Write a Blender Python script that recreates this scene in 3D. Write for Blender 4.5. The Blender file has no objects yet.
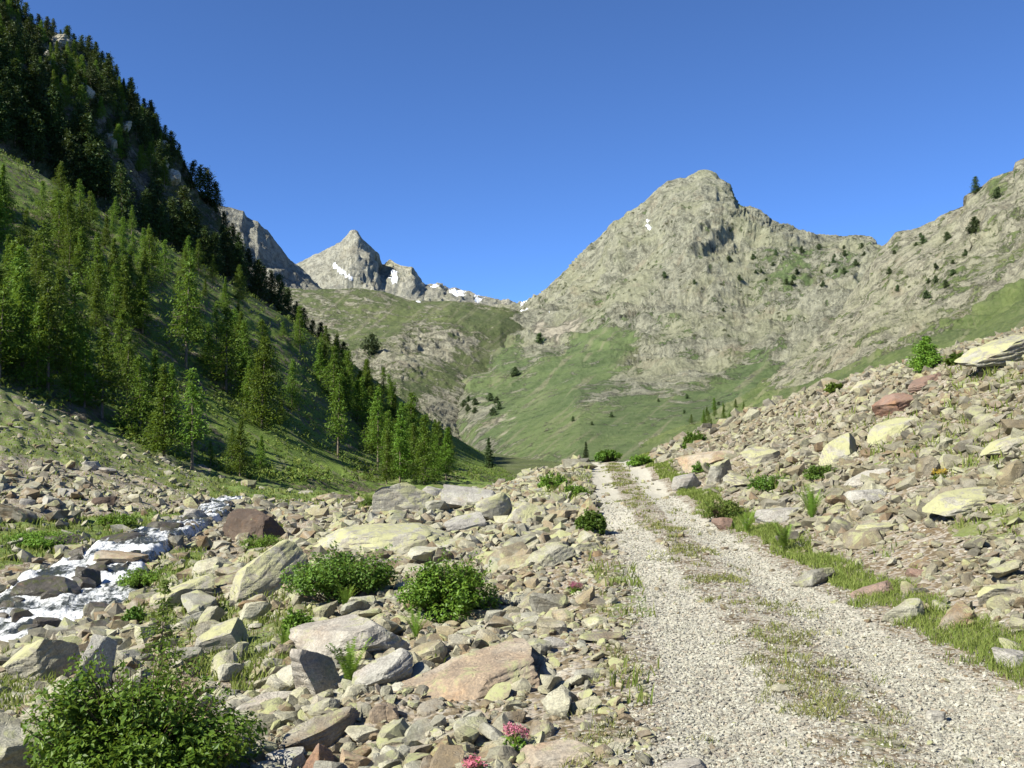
import bpy, math, random
import numpy as np
from mathutils import Vector, Matrix
from mathutils.bvhtree import BVHTree

random.seed(7)
RNG = np.random.default_rng(7)
SC = bpy.context.scene
COL = SC.collection
F = 1000.0
PITCH = math.radians(2.63)
CAMZ = 1.65
cp, sp = math.cos(PITCH), math.sin(PITCH)


# ------------------------------------------------------------------ survey helpers
def ray(px, py):
    u = (px - 512.0) / F
    v = (384.0 - py) / F
    return np.array([u, cp - v * sp, sp + v * cp])


def P(px, py, Y):
    d = ray(px, py)
    return np.array([d[0] / d[1] * Y, Y, CAMZ + d[2] / d[1] * Y])


def project(p):
    x, y, z = p[..., 0], p[..., 1], p[..., 2] - CAMZ
    f = y * cp + z * sp
    up = -y * sp + z * cp
    f = np.maximum(f, 1e-3)
    return 512 + F * x / f, 384 - F * up / f


# ------------------------------------------------------------------ numpy noise
_perm = np.random.default_rng(3).permutation(512).astype(np.int64)
_perm = np.concatenate([_perm, _perm, _perm])
_grad = np.random.default_rng(4).normal(size=(512, 3))
_grad /= np.linalg.norm(_grad, axis=1)[:, None]


def pnoise(p):
    p = np.asarray(p, float)
    i = np.floor(p).astype(np.int64)
    f = p - i
    w = f * f * f * (f * (f * 6 - 15) + 10)
    i = i & 511
    out = 0
    for dx in (0, 1):
        for dy in (0, 1):
            for dz in (0, 1):
                h = _perm[(_perm[(_perm[(i[:, 0] + dx) & 511] + i[:, 1] + dy) & 511] + i[:, 2] + dz) & 511]
                g = _grad[h]
                d = g[:, 0] * (f[:, 0] - dx) + g[:, 1] * (f[:, 1] - dy) + g[:, 2] * (f[:, 2] - dz)
                wx = w[:, 0] if dx else 1 - w[:, 0]
                wy = w[:, 1] if dy else 1 - w[:, 1]
                wz = w[:, 2] if dz else 1 - w[:, 2]
                out = out + d * wx * wy * wz
    return out * 1.5


def fbm(p, octaves=5, gain=0.5, lac=2.07):
    p = np.asarray(p, float)
    a, s, n = 1.0, 0, 0
    for k in range(octaves):
        s = s + a * pnoise(p + 17.3 * k)
        n += a
        a *= gain
        p = p * lac
    return s / n


def ridged(p, octaves=5, gain=0.55, lac=2.1):
    p = np.asarray(p, float)
    a, s, n = 1.0, 0, 0
    for k in range(octaves):
        s = s + a * (1 - 2 * np.abs(pnoise(p + 9.1 * k)))
        n += a
        a *= gain
        p = p * lac
    return s / n


def in_poly(px, py, poly):
    inside = np.zeros(px.shape, bool)
    n = len(poly)
    j = n - 1
    for i in range(n):
        xi, yi = poly[i]
        xj, yj = poly[j]
        c = ((yi > py) != (yj > py)) & (px < (xj - xi) * (py - yi) / (yj - yi + 1e-9) + xi)
        inside ^= c
        j = i
    return inside


# ------------------------------------------------------------------ object helpers
def mesh_np(name, verts, faces, smooth=False):
    """faces: int array (n,3) or (n,4)"""
    verts = np.ascontiguousarray(verts, np.float32)
    faces = np.ascontiguousarray(faces, np.int32)
    k = faces.shape[1]
    me = bpy.data.meshes.new(name)
    me.vertices.add(len(verts))
    me.vertices.foreach_set('co', verts.ravel())
    me.loops.add(faces.size)
    me.loops.foreach_set('vertex_index', faces.ravel())
    me.polygons.add(len(faces))
    me.polygons.foreach_set('loop_start', np.arange(0, faces.size, k, dtype=np.int32))
    me.polygons.foreach_set('loop_total', np.full(len(faces), k, np.int32))
    me.polygons.foreach_set('use_smooth', np.full(len(faces), bool(smooth)))
    me.update(calc_edges=True)
    me.validate()
    return me


def attr(me, name, vals):
    a = me.attributes.new(name, 'FLOAT', 'POINT')
    a.data.foreach_set('value', np.ascontiguousarray(vals, np.float32))


def link(name, me, mat, parent=None):
    o = bpy.data.objects.new(name, me)
    COL.objects.link(o)
    if mat is not None and not me.materials:
        me.materials.append(mat)
    if parent is not None:
        o.parent = parent
    return o


def tag(o, label=None, cat=None, group=None, kind=None):
    if label:
        o['label'] = label
    if cat:
        o['category'] = cat
    if group:
        o['group'] = group
    if kind:
        o['kind'] = kind
    return o


def empty(name, loc, rz=0.0, s=1.0):
    o = bpy.data.objects.new(name, None)
    COL.objects.link(o)
    o.empty_display_size = 0.2
    o.location = loc
    o.rotation_euler = (0, 0, rz)
    o.scale = (s, s, s)
    return o


# ------------------------------------------------------------------ materials
class NT:
    def __init__(self, name):
        self.m = bpy.data.materials.new(name)
        self.m.use_nodes = True
        self.t = self.m.node_tree
        self.t.nodes.clear()
        self.out = self.n('ShaderNodeOutputMaterial')

    def n(self, typ, **kw):
        nd = self.t.nodes.new(typ)
        for k, v in kw.items():
            setattr(nd, k, v)
        return nd

    def l(self, a, b):
        self.t.links.new(a, b)

    def val(self, sock, v):
        if hasattr(v, 'is_linked') or isinstance(v, bpy.types.NodeSocket):
            self.l(v, sock)
        else:
            if isinstance(v, tuple) and len(v) == 3 and sock.type == 'RGBA':
                v = (*v, 1)
            sock.default_value = v

    def coords(self, which='Object'):
        return self.n('ShaderNodeTexCoord').outputs[which]

    def geo(self, which='Position'):
        return self.n('ShaderNodeNewGeometry').outputs[which]

    def mapping(self, vec, scale):
        mp = self.n('ShaderNodeMapping')
        self.l(vec, mp.inputs['Vector'])
        mp.inputs['Scale'].default_value = scale
        return mp.outputs[0]

    def noise(self, vec, scale, detail=6, rough=0.6, dist=0.0, out='Fac'):
        nd = self.n('ShaderNodeTexNoise')
        self.l(vec, nd.inputs['Vector'])
        nd.inputs['Scale'].default_value = scale
        nd.inputs['Detail'].default_value = detail
        nd.inputs['Roughness'].default_value = rough
        nd.inputs['Distortion'].default_value = dist
        return nd.outputs[out]

    def voronoi(self, vec, scale, feature='F1', out='Distance', rand=1.0):
        nd = self.n('ShaderNodeTexVoronoi', feature=feature)
        self.l(vec, nd.inputs['Vector'])
        nd.inputs['Scale'].default_value = scale
        nd.inputs['Randomness'].default_value = rand
        return nd.outputs[out]

    def ramp(self, fac, stops, interp='LINEAR'):
        nd = self.n('ShaderNodeValToRGB')
        cr = nd.color_ramp
        cr.interpolation = interp
        while len(cr.elements) < len(stops):
            cr.elements.new(0.5)
        for e, (p, c) in zip(cr.elements, stops):
            e.position = p
            if not isinstance(c, tuple):
                c = (c, c, c)
            e.color = (*c, 1)
        self.val(nd.inputs[0], fac)
        return nd.outputs[0]

    def step(self, fac, a, b):
        nd = self.n('ShaderNodeMapRange', interpolation_type='SMOOTHSTEP')
        self.val(nd.inputs['Value'], fac)
        nd.inputs['From Min'].default_value = a
        nd.inputs['From Max'].default_value = b
        return nd.outputs[0]

    def math(self, op, a, b=None, c=None, clamp=False):
        nd = self.n('ShaderNodeMath', operation=op, use_clamp=clamp)
        self.val(nd.inputs[0], a)
        if b is not None:
            self.val(nd.inputs[1], b)
        if c is not None:
            self.val(nd.inputs[2], c)
        return nd.outputs[0]

    def mix(self, fac, a, b, blend='MIX'):
        nd = self.n('ShaderNodeMix', data_type='RGBA', blend_type=blend)
        self.val(nd.inputs[0], fac)
        self.val(nd.inputs[6], a)
        self.val(nd.inputs[7], b)
        return nd.outputs[2]

    def attr(self, name, out='Fac'):
        return self.n('ShaderNodeAttribute', attribute_name=name).outputs[out]

    def bump(self, h, strength=0.5, dist=1.0, normal=None):
        nd = self.n('ShaderNodeBump')
        nd.inputs['Strength'].default_value = strength
        nd.inputs['Distance'].default_value = dist
        self.l(h, nd.inputs['Height'])
        if normal is not None:
            self.l(normal, nd.inputs['Normal'])
        return nd.outputs[0]

    def pbr(self, col, rough=0.9, normal=None, spec=0.2):
        b = self.n('ShaderNodeBsdfPrincipled')
        self.val(b.inputs['Base Color'], col)
        self.val(b.inputs['Roughness'], rough)
        b.inputs['Specular IOR Level'].default_value = spec
        if normal is not None:
            self.l(normal, b.inputs['Normal'])
        return b.outputs[0]

    def done(self, sh):
        self.l(sh, self.out.inputs[0])
        return self.m


def mat_rock(name, tones, lichen=(0.38, 0.39, 0.19), lichen_amt=0.45, tint=0.16, scale=1.0, rough=0.92, bump=0.5,
             island=False, world=True, pale=(0.47, 0.46, 0.39)):
    """weathered stone: tones = colour ramp picked per stone, plus mineral mottling, lichen and strata"""
    t = NT(name)
    pos = t.geo('Position') if world else t.coords('Object')
    r = t.geo('Random Per Island') if island else t.n('ShaderNodeObjectInfo').outputs['Random']
    n = len(tones)
    base = t.ramp(r, [(i / n, c) for i, c in enumerate(tones)], 'CONSTANT')
    big = t.noise(pos, 1.6 * scale, 5, 0.6, 0.3)
    mott = t.noise(pos, 9 * scale, 8, 0.72, 0.2)
    fine = t.noise(pos, 60 * scale, 5, 0.75)
    col = t.mix(t.step(mott, 0.36, 0.66), t.mix(0.45, base, (0.09, 0.08, 0.07)), base)
    col = t.mix(t.math('MULTIPLY', t.step(big, 0.45, 0.65), 0.45), col, pale)
    col = t.mix(t.math('MULTIPLY', t.step(t.noise(pos, 3.1 * scale, 5, 0.6), 0.55, 0.75), tint), col, (0.34, 0.19, 0.09))
    # lichen sits on the upward faces
    nz = t.n('ShaderNodeSeparateXYZ')
    t.l(t.geo('Normal'), nz.inputs[0])
    up = t.step(nz.outputs[2], -0.1, 0.6)
    lf = t.math('MULTIPLY', t.step(t.noise(pos, 4.5 * scale, 8, 0.75, 0.4), 0.60 - 0.22 * lichen_amt, 0.70 - 0.2 * lichen_amt), up)
    rr = t.math('FRACT', t.math('MULTIPLY', r, 7.31))
    if island:
        lf = t.math('MULTIPLY', lf, t.step(rr, 0.45, 0.75))
    lf = t.math('MULTIPLY', lf, t.math('MULTIPLY_ADD', mott, 0.9, min(0.55, 0.12 + lichen_amt * 0.5)), clamp=True)
    lcol = t.mix(t.step(fine, 0.4, 0.6), lichen, tuple(x * 0.72 for x in lichen))
    col = t.mix(lf, col, lcol)
    col = t.mix(t.math('MULTIPLY', t.step(fine, 0.58, 0.42), 0.35), col, (0.06, 0.055, 0.05))
    col = t.mix(t.math('MULTIPLY', t.step(t.noise(t.mapping(pos, (5.0 * scale, 7.0 * scale, 30.0 * scale)), 1.0, 6, 0.7, 0.8), 0.40, 0.28), 0.35), col, (0.075, 0.07, 0.06))
    crack = t.voronoi(t.mapping(t.noise(pos, 2 * scale, 4, 0.6, out='Color'), (3.0 * scale,) * 3), 1.4, 'DISTANCE_TO_EDGE')
    strata = t.noise(t.mapping(pos, (2.0 * scale, 3.0 * scale, 14.0 * scale)), 1.0, 5, 0.65, 0.6)
    h = t.math('ADD', t.math('MULTIPLY', mott, 0.5), t.math('MULTIPLY', fine, 0.16))
    h = t.math('ADD', h, t.math('MULTIPLY', strata, 0.5))
    h = t.math('ADD', h, t.math('MULTIPLY', t.step(crack, 0.0, 0.04), 0.12))
    nm = t.bump(h, bump, 0.09 / scale)
    return t.done(t.pbr(col, rough, nm, 0.25))


GREYS = [(0.287, 0.270, 0.187), (0.347, 0.323, 0.220), (0.208, 0.197, 0.141), (0.307, 0.265, 0.162), (0.396, 0.371, 0.257),
         (0.238, 0.197, 0.121), (0.327, 0.304, 0.190), (0.248, 0.164, 0.083), (0.327, 0.275, 0.162), (0.446, 0.419, 0.298), (0.164, 0.150, 0.108), (0.257, 0.246, 0.178), (0.238, 0.179, 0.104), (0.188, 0.140, 0.083), (0.287, 0.226, 0.132)]
M_STONE = mat_rock('rubble_stone', GREYS, lichen_amt=0.78, island=True, scale=1.4)
M_SINGLE = mat_rock('single_stone', GREYS, lichen_amt=0.45, scale=1.1)
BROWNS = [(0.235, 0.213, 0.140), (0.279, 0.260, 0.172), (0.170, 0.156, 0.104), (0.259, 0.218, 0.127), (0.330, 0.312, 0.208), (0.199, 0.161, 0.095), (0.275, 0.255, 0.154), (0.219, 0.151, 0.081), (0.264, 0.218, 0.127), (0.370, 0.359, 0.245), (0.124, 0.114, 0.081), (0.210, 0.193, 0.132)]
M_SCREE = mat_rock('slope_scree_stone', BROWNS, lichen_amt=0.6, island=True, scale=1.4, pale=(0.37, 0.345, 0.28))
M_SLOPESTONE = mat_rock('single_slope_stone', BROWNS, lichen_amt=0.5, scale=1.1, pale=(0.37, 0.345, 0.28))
M_LICHEN = mat_rock('lichen_boulder_stone', [(0.38, 0.35, 0.27), (0.35, 0.33, 0.27)], lichen=(0.46, 0.45, 0.24), lichen_amt=0.85, tint=0.2, scale=0.9)
M_PALE = mat_rock('pale_boulder_stone', [(0.41, 0.37, 0.31), (0.37, 0.35, 0.31)], lichen_amt=0.35, tint=0.2, scale=0.9)
M_CRAG = mat_rock('crag_stone', [(0.47, 0.44, 0.36), (0.42, 0.39, 0.31)], lichen_amt=0.2, tint=0.3, scale=0.12)
M_TAN = mat_rock('tan_boulder_stone', [(0.40, 0.29, 0.18), (0.37, 0.28, 0.19)], lichen_amt=0.35, tint=0.6, scale=0.8)
M_RUST = mat_rock('rusty_boulder_stone', [(0.27, 0.15, 0.10), (0.24, 0.15, 0.11)], lichen_amt=0.1, tint=0.5, scale=1.0, pale=(0.33, 0.25, 0.2))
M_BROWN = mat_rock('brown_boulder_stone', [(0.095, 0.062, 0.042)], lichen_amt=0.0, tint=0.25, scale=0.8, pale=(0.15, 0.11, 0.08))
M_WET = mat_rock('wet_dark_stone', [(0.07, 0.06, 0.045), (0.05, 0.045, 0.035)], lichen=(0.08, 0.09, 0.02), lichen_amt=0.5, tint=0.3, scale=0.9,
                 rough=0.35, pale=(0.16, 0.14, 0.11))


def mat_leaf(name, c1, c2, trans=0.35, rough=0.6, hue=0.0):
    t = NT(name)
    r = t.geo('Random Per Island')
    obr = t.n('ShaderNodeObjectInfo').outputs['Random']
    col = t.ramp(r, [(0.0, c1), (0.5, tuple((a + b) / 2 for a, b in zip(c1, c2))), (1.0, c2)])
    hs = t.n('ShaderNodeHueSaturation')
    t.l(col, hs.inputs['Color'])
    t.l(t.math('MULTIPLY_ADD', obr, 0.62, 0.62), hs.inputs['Value'])
    t.l(t.math('MULTIPLY_ADD', obr, 0.024, 0.484), hs.inputs['Hue'])
    d = t.pbr(hs.outputs[0], rough, None, 0.25)
    tr = t.n('ShaderNodeBsdfTranslucent')
    t.l(t.mix(0.5, hs.outputs[0], (0.16, 0.20, 0.02)), tr.inputs[0])
    mx = t.n('ShaderNodeMixShader')
    mx.inputs[0].default_value = trans
    t.l(d, mx.inputs[1])
    t.l(tr.outputs[0], mx.inputs[2])
    return t.done(mx.outputs[0])


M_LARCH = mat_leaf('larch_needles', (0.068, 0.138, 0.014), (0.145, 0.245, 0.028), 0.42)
M_PINE = mat_leaf('pine_needles', (0.018, 0.038, 0.009), (0.052, 0.088, 0.018), 0.18)
M_SPRUCE = mat_leaf('spruce_needles', (0.030, 0.055, 0.018), (0.055, 0.090, 0.026), 0.15)
M_FARSHRUB = mat_leaf('dwarf_pine_needles', (0.045, 0.075, 0.028), (0.08, 0.12, 0.042), 0.15)
M_LEAF = mat_leaf('alder_leaves', (0.078, 0.185, 0.020), (0.20, 0.34, 0.044), 0.42, 0.42)
M_LEAFDARK = mat_leaf('juniper_leaves', (0.068, 0.158, 0.020), (0.160, 0.285, 0.040), 0.38, 0.5)
M_LEAFBRIGHT = mat_leaf('willow_leaves', (0.105, 0.21, 0.024), (0.20, 0.32, 0.045), 0.42, 0.5)
M_FERN = mat_leaf('fern_fronds', (0.13, 0.24, 0.03), (0.21, 0.33, 0.05), 0.45, 0.6)
M_GRASS = mat_leaf('grass_blades', (0.14, 0.205, 0.036), (0.27, 0.31, 0.085), 0.42, 0.7)
M_DRYGRASS = mat_leaf('dry_grass_blades', (0.15, 0.20, 0.045), (0.32, 0.32, 0.11), 0.3, 0.8)
M_HEATH = mat_leaf('heath_leaves', (0.080, 0.150, 0.021), (0.160, 0.190, 0.042), 0.32, 0.7)
M_PINK = mat_leaf('pink_petals', (0.42, 0.10, 0.16), (0.58, 0.22, 0.28), 0.3, 0.6)
M_YELLOW = mat_leaf('yellow_petals', (0.7, 0.5, 0.04), (0.75, 0.6, 0.08), 0.3, 0.6)
t = NT('tree_bark')
M_BARK = t.done(t.pbr(t.ramp(t.noise(t.mapping(t.coords('Object'), (6, 6, 1.5)), 2.0), [(0.3, (0.08, 0.06, 0.045)), (0.7, (0.24, 0.20, 0.16))]), 0.95))
t = NT('shrub_stem_bark')
M_STEM = t.done(t.pbr(t.ramp(t.noise(t.coords('Object'), 12.0), [(0.3, (0.05, 0.032, 0.02)), (0.7, (0.13, 0.09, 0.06))]), 0.9))


# mountains and far slopes
def mat_mountain(name, scale=1.0, rock_a=(0.325, 0.32, 0.24), rock_b=(0.145, 0.145, 0.108), grass=(0.063, 0.105, 0.034), lichen=0.5, ruggedness=1.0, brown=0.35,
                 specks=0.85, raw=0.9):
    """rock face with grass, scree and snow; scale is the distance in kilometres it is seen from, so grain stays true to size"""
    t = NT(name)
    pos = t.geo('Position')
    s = 1.0 / scale
    n1 = t.noise(pos, 0.018 * s, 7, 0.62, 0.4)
    n2 = t.noise(pos, 0.11 * s, 9, 0.72, 0.3)
    n3 = t.noise(pos, 0.42 * s, 6, 0.75, 0.2)
    n4 = t.noise(t.mapping(pos, (0.34 * s, 0.34 * s, 0.085 * s)), 1.0, 7, 0.72, 0.9)
    rock = t.mix(t.step(n2, 0.38, 0.60), rock_b, rock_a)
    rock = t.mix(t.math('MULTIPLY', t.step(n4, 0.46, 0.36), 0.7), rock, tuple(x * 0.5 for x in rock_b))
    rock = t.mix(t.math('MULTIPLY', t.step(n3, 0.52, 0.62), 0.6), rock, tuple(min(1, x * 1.4) for x in rock_a))
    rock = t.mix(t.math('MULTIPLY', t.step(n1, 0.46, 0.60), lichen), rock, (0.31, 0.315, 0.195))
    rock = t.mix(t.math('MULTIPLY', t.step(t.noise(pos, 0.03 * s, 7, 0.68), 0.55, 0.66), brown), rock, (0.29, 0.235, 0.16))
    # clefts and clinging dwarf shrubs
    vd = t.voronoi(t.mix(0.12, pos, t.noise(pos, 0.2 * s, 3, 0.6, out='Color')), 0.15 * s)
    spk = t.math('MULTIPLY', t.step(t.math('ADD', vd, t.math('MULTIPLY', n3, 0.5)), 0.50, 0.40), t.step(t.noise(pos, 0.035 * s, 4, 0.6), 0.40, 0.56))
    rock = t.mix(t.math('MULTIPLY', spk, specks), rock, (0.055, 0.062, 0.028))
    gn = t.noise(pos, 0.07 * s, 8, 0.7, 0.5)
    st = t.attr('streak')
    gcol = t.mix(t.step(n1, 0.38, 0.62), tuple(x * 0.82 for x in grass), tuple(x * y for x, y in zip(grass, (1.35, 1.2, 1.2))))
    gcol = t.mix(t.math('MULTIPLY', t.step(n3, 0.42, 0.68), 0.5), gcol, tuple(x * y for x, y in zip(grass, (1.9, 1.35, 1.9))))
    gcol = t.mix(t.math('MULTIPLY', t.step(n2, 0.46, 0.32), 0.6), gcol, tuple(x * 0.55 for x in grass))
    gcol = t.mix(t.math('MULTIPLY', t.step(n2, 0.56, 0.7), t.math('MULTIPLY', t.attr('heath'), 0.8)), gcol, (0.085, 0.066, 0.03))
    gcol = t.mix(t.math('MULTIPLY', t.step(st, 0.08, 0.36), 0.65), gcol, (0.17, 0.165, 0.10))
    gcol = t.mix(t.math('MULTIPLY', t.step(st, -0.10, -0.40), 0.5), gcol, tuple(x * 0.7 for x in grass))
    # grass cover: what grows there (attribute) broken up by rock showing through
    g = t.math('ADD', t.attr('grass'), t.math('MULTIPLY', t.math('SUBTRACT', gn, 0.5), 2.8))
    g = t.math('ADD', g, t.math('MULTIPLY', t.math('SUBTRACT', n3, 0.5), 1.5))
    g = t.math('SUBTRACT', g, t.math('MULTIPLY', t.step(st, 0.25, 0.55), 0.35))
    gm = t.step(g, 0.45, 0.58)
    col = t.mix(t.math('MULTIPLY', gm, raw), rock, gcol)
    sc = t.math('ADD', t.attr('scree'), t.math('MULTIPLY', t.math('SUBTRACT', gn, 0.5), 1.6))
    sc = t.math('ADD', sc, t.math('MULTIPLY', st, 0.45))
    scm = t.step(sc, 0.42, 0.66)
    sccol = t.mix(t.step(n3, 0.36, 0.64), (0.22, 0.20, 0.155), (0.33, 0.30, 0.235))
    col = t.mix(t.math('MULTIPLY', scm, 0.9), col, sccol)
    sn = t.math('ADD', t.attr('snow'), t.math('MULTIPLY', t.math('SUBTRACT', n3, 0.5), 1.7))
    snm = t.step(sn, 0.45, 0.53)
    col = t.mix(snm, col, (0.72, 0.74, 0.78))
    h = t.math('ADD', t.math('MULTIPLY', n2, 7.0), t.math('MULTIPLY', n3, 2.4))
    h = t.math('ADD', h, t.math('MULTIPLY', n4, 4.5))
    h = t.math('SUBTRACT', h, t.math('MULTIPLY', spk, 0.8))
    h = t.math('MULTIPLY', h, t.math('SUBTRACT', 1.0, t.math('MULTIPLY', t.math('MAXIMUM', gm, t.math('MAXIMUM', scm, snm)), 0.72)))
    h = t.math('ADD', h, t.math('MULTIPLY', t.noise(pos, 1.4 * s, 4, 0.7), 0.5))
    nm = t.bump(h, 0.85 * ruggedness, scale * 1.1)
    return t.done(t.pbr(col, 0.95, nm, 0.1))


M_PEAK = mat_mountain('peak_rock', 1.0)
M_FARPEAK = mat_mountain('far_peak_rock', 2.0, rock_a=(0.40, 0.385, 0.31), rock_b=(0.21, 0.205, 0.17), lichen=0.25, brown=0.2, specks=0.3)
M_RIGHT = mat_mountain('right_cliff_rock', 0.42, rock_a=(0.36, 0.345, 0.255), rock_b=(0.155, 0.148, 0.112), grass=(0.065, 0.102, 0.028), lichen=0.45)
M_HILL = mat_mountain('valley_head_ground', 0.75, rock_a=(0.38, 0.36, 0.265), rock_b=(0.17, 0.16, 0.12), grass=(0.066, 0.098, 0.030), lichen=0.3, brown=0.3)
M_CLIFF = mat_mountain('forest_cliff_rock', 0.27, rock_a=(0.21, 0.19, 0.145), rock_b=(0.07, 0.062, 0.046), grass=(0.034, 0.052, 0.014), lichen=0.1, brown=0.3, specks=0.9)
M_MEADOW = mat_mountain('larch_hillside_ground', 0.13, rock_a=(0.24, 0.21, 0.15), rock_b=(0.11, 0.09, 0.06), grass=(0.100, 0.175, 0.026), lichen=0.1, ruggedness=0.9, specks=0.5)


# near ground
def mat_ground():
    t = NT('valley_ground')
    pos = t.geo('Position')
    n1 = t.noise(pos, 0.7, 6, 0.62, 0.3)
    n2 = t.noise(pos, 4.0, 7, 0.68, 0.2)
    n3 = t.noise(pos, 22.0, 6, 0.72)
    vcol = t.voronoi(pos, 26.0, 'F1', 'Color')
    vd = t.voronoi(pos, 26.0, 'F1', 'Distance')
    vs = t.n('ShaderNodeSeparateColor')
    t.l(vcol, vs.inputs[0])
    dirt = t.mix(t.step(n2, 0.35, 0.65), (0.11, 0.085, 0.052), (0.235, 0.195, 0.13))
    dirt = t.mix(t.math('MULTIPLY', t.step(n1, 0.5, 0.65), 0.4), dirt, (0.19, 0.135, 0.08))
    peb = t.ramp(vs.outputs[0], [(0, (0.22, 0.2, 0.17)), (0.4, (0.36, 0.33, 0.28)), (0.7, (0.29, 0.24, 0.19)), (1.0, (0.45, 0.43, 0.37))])
    dirt = t.mix(t.math('MULTIPLY', t.step(t.math('ADD', n2, vs.outputs[1]), 0.85, 1.05), 0.8), dirt, peb)
    grav = t.mix(t.step(n3, 0.3, 0.7), (0.37, 0.355, 0.28), (0.52, 0.50, 0.40))
    grav = t.mix(0.55, grav, t.mix(0.35, peb, (0.48, 0.45, 0.39)))
    rd = t.math('ADD', t.attr('road'), t.math('MULTIPLY', t.math('SUBTRACT', n2, 0.5), 0.9))
    col = t.mix(t.step(rd, 0.35, 0.65), dirt, grav)
    gr = t.math('ADD', t.attr('grass'), t.math('MULTIPLY', t.math('SUBTRACT', n2, 0.5), 1.3))
    gr = t.math('ADD', gr, t.math('MULTIPLY', t.math('SUBTRACT', n1, 0.5), 0.9))
    gcol = t.mix(t.step(n2, 0.35, 0.65), (0.072, 0.125, 0.022), (0.135, 0.185, 0.045))
    gcol = t.mix(t.math('MULTIPLY', t.step(n1, 0.48, 0.62), 0.5), gcol, (0.17, 0.15, 0.07))
    gm = t.step(gr, 0.42, 0.66)
    col = t.mix(t.math('MULTIPLY', gm, 0.92), col, gcol)
    wet = t.attr('wet')
    col = t.mix(t.math('MULTIPLY', wet, 0.85), col, (0.045, 0.036, 0.026))
    h = t.math('ADD', t.math('MULTIPLY', n2, 0.05), t.math('MULTIPLY', n3, 0.02))
    h = t.math('ADD', h, t.math('MULTIPLY', t.step(vd, 0.7, 0.1), 0.012))
    nm = t.bump(h, 0.9, 1.0)
    return t.done(t.pbr(col, 0.95, nm, 0.1))


M_GROUND = mat_ground()


# ------------------------------------------------------------------ near terrain: thin-plate style surface through surveyed points
def road_left(Y):
    return np.interp(Y, [-5, 4.7, 6.1, 12.7, 20.6, 39, 60, 90], [0.2, 0.62, 0.84, 1.31, 1.62, 2.9, 5.5, 10.0])


def road_right(Y):
    return np.interp(Y, [-5, 4.7, 6.1, 12.7, 20.6, 39, 60, 90], [2.5, 2.86, 3.04, 3.10, 3.46, 4.72, 7.6, 12.3])


ctrl = []


def C(px, py, Y):
    ctrl.append(P(px, py, Y))


def CZ(X, Y, z):
    ctrl.append(np.array([X, Y, z], float))


for Y in (-6, -3, 0, 2, 3.5, 5, 6.5, 8, 10, 12, 15, 18, 22, 27, 32, 36, 39.5):
    z = 0.01 * Y
    a, b = road_left(Y), road_right(Y)
    CZ(a - 0.25, Y, z + 0.0)
    CZ((a + b) / 2, Y, z + 0.03)
    CZ(b, Y, z)
    CZ(b + 0.55, Y, z + 0.06)
    CZ(b + 0.95, Y, z + 0.22)
for Y, z in ((46, 0.15), (55, -0.8), (70, -2.2), (90, -3.6), (120, -5)):
    CZ((road_left(Y) + road_right(Y)) / 2, Y, z)
# right slope crest and what lies beyond it
crest = [(650, 457, 46), (675, 444, 43), (700, 431, 40), (750, 411, 34), (800, 395, 29.5), (850, 379, 26.5), (900, 366, 24), (960, 352, 21.5), (1024, 338, 20), (1120, 318, 18.5), (1250, 290, 17)]
for px, py, Y in crest:
    C(px, py, Y)
    C(px, py + 14, Y + 7)
    C(px, py + 26, Y + 22)
for X, Y, z in ((9.5, 12, 3.2), (9, 6, 3.1), (8.5, 0, 3.0), (14, 5, 4.3), (15, 12, 4.6), (14, -6, 4.2), (40, 60, -2.5), (60, 30, 4), (40, 5, 6), (60, 110, -6)):
    CZ(X, Y, z)
# spoil bank left of the track
bank = [(588, 462, 36), (560, 468, 33), (530, 474, 30), (500, 486, 27), (470, 496, 25), (430, 503, 22), (390, 517, 20), (340, 533, 18.5), (300, 547, 18), (250, 572, 17), (200, 592, 16), (120, 612, 15), (60, 645, 13.2), (0, 668, 11.5), (-100, 700, 10), (-250, 740, 8.5)]
for px, py, Y in bank:
    C(px, py, Y)
for px, Y, z in ((588, 46, -0.4), (560, 42, -0.9), (530, 39, -1.3), (500, 36, -1.5), (470, 33, -1.6), (430, 30, -1.7), (390, 28, -1.75), (340, 27, -1.75),
                 (300, 26, -1.8), (250, 26, -1.9), (200, 24, -1.9), (120, 20, -1.95), (60, 18.5, -2.1), (0, 16.5, -2.2), (-100, 15, -2.3)):
    p = P(px, 430, Y)
    CZ(p[0], Y, z)
for a in ((450, 640, 9.3), (560, 600, 11), (560, 540, 17), (500, 560, 15), (400, 700, 6.8), (500, 740, 5.6), (300, 768, 5.9), (200, 768, 6.3), (60, 768, 6.7), (300, 660, 9), (200, 660, 10.3), (100, 668, 11),
          (-60, 768, 6.9), (0, 710, 8.8), (350, 600, 12), (430, 560, 14.5), (250, 610, 13), (560, 690, 6.7), (520, 620, 10.1)):
    C(*a)
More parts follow.
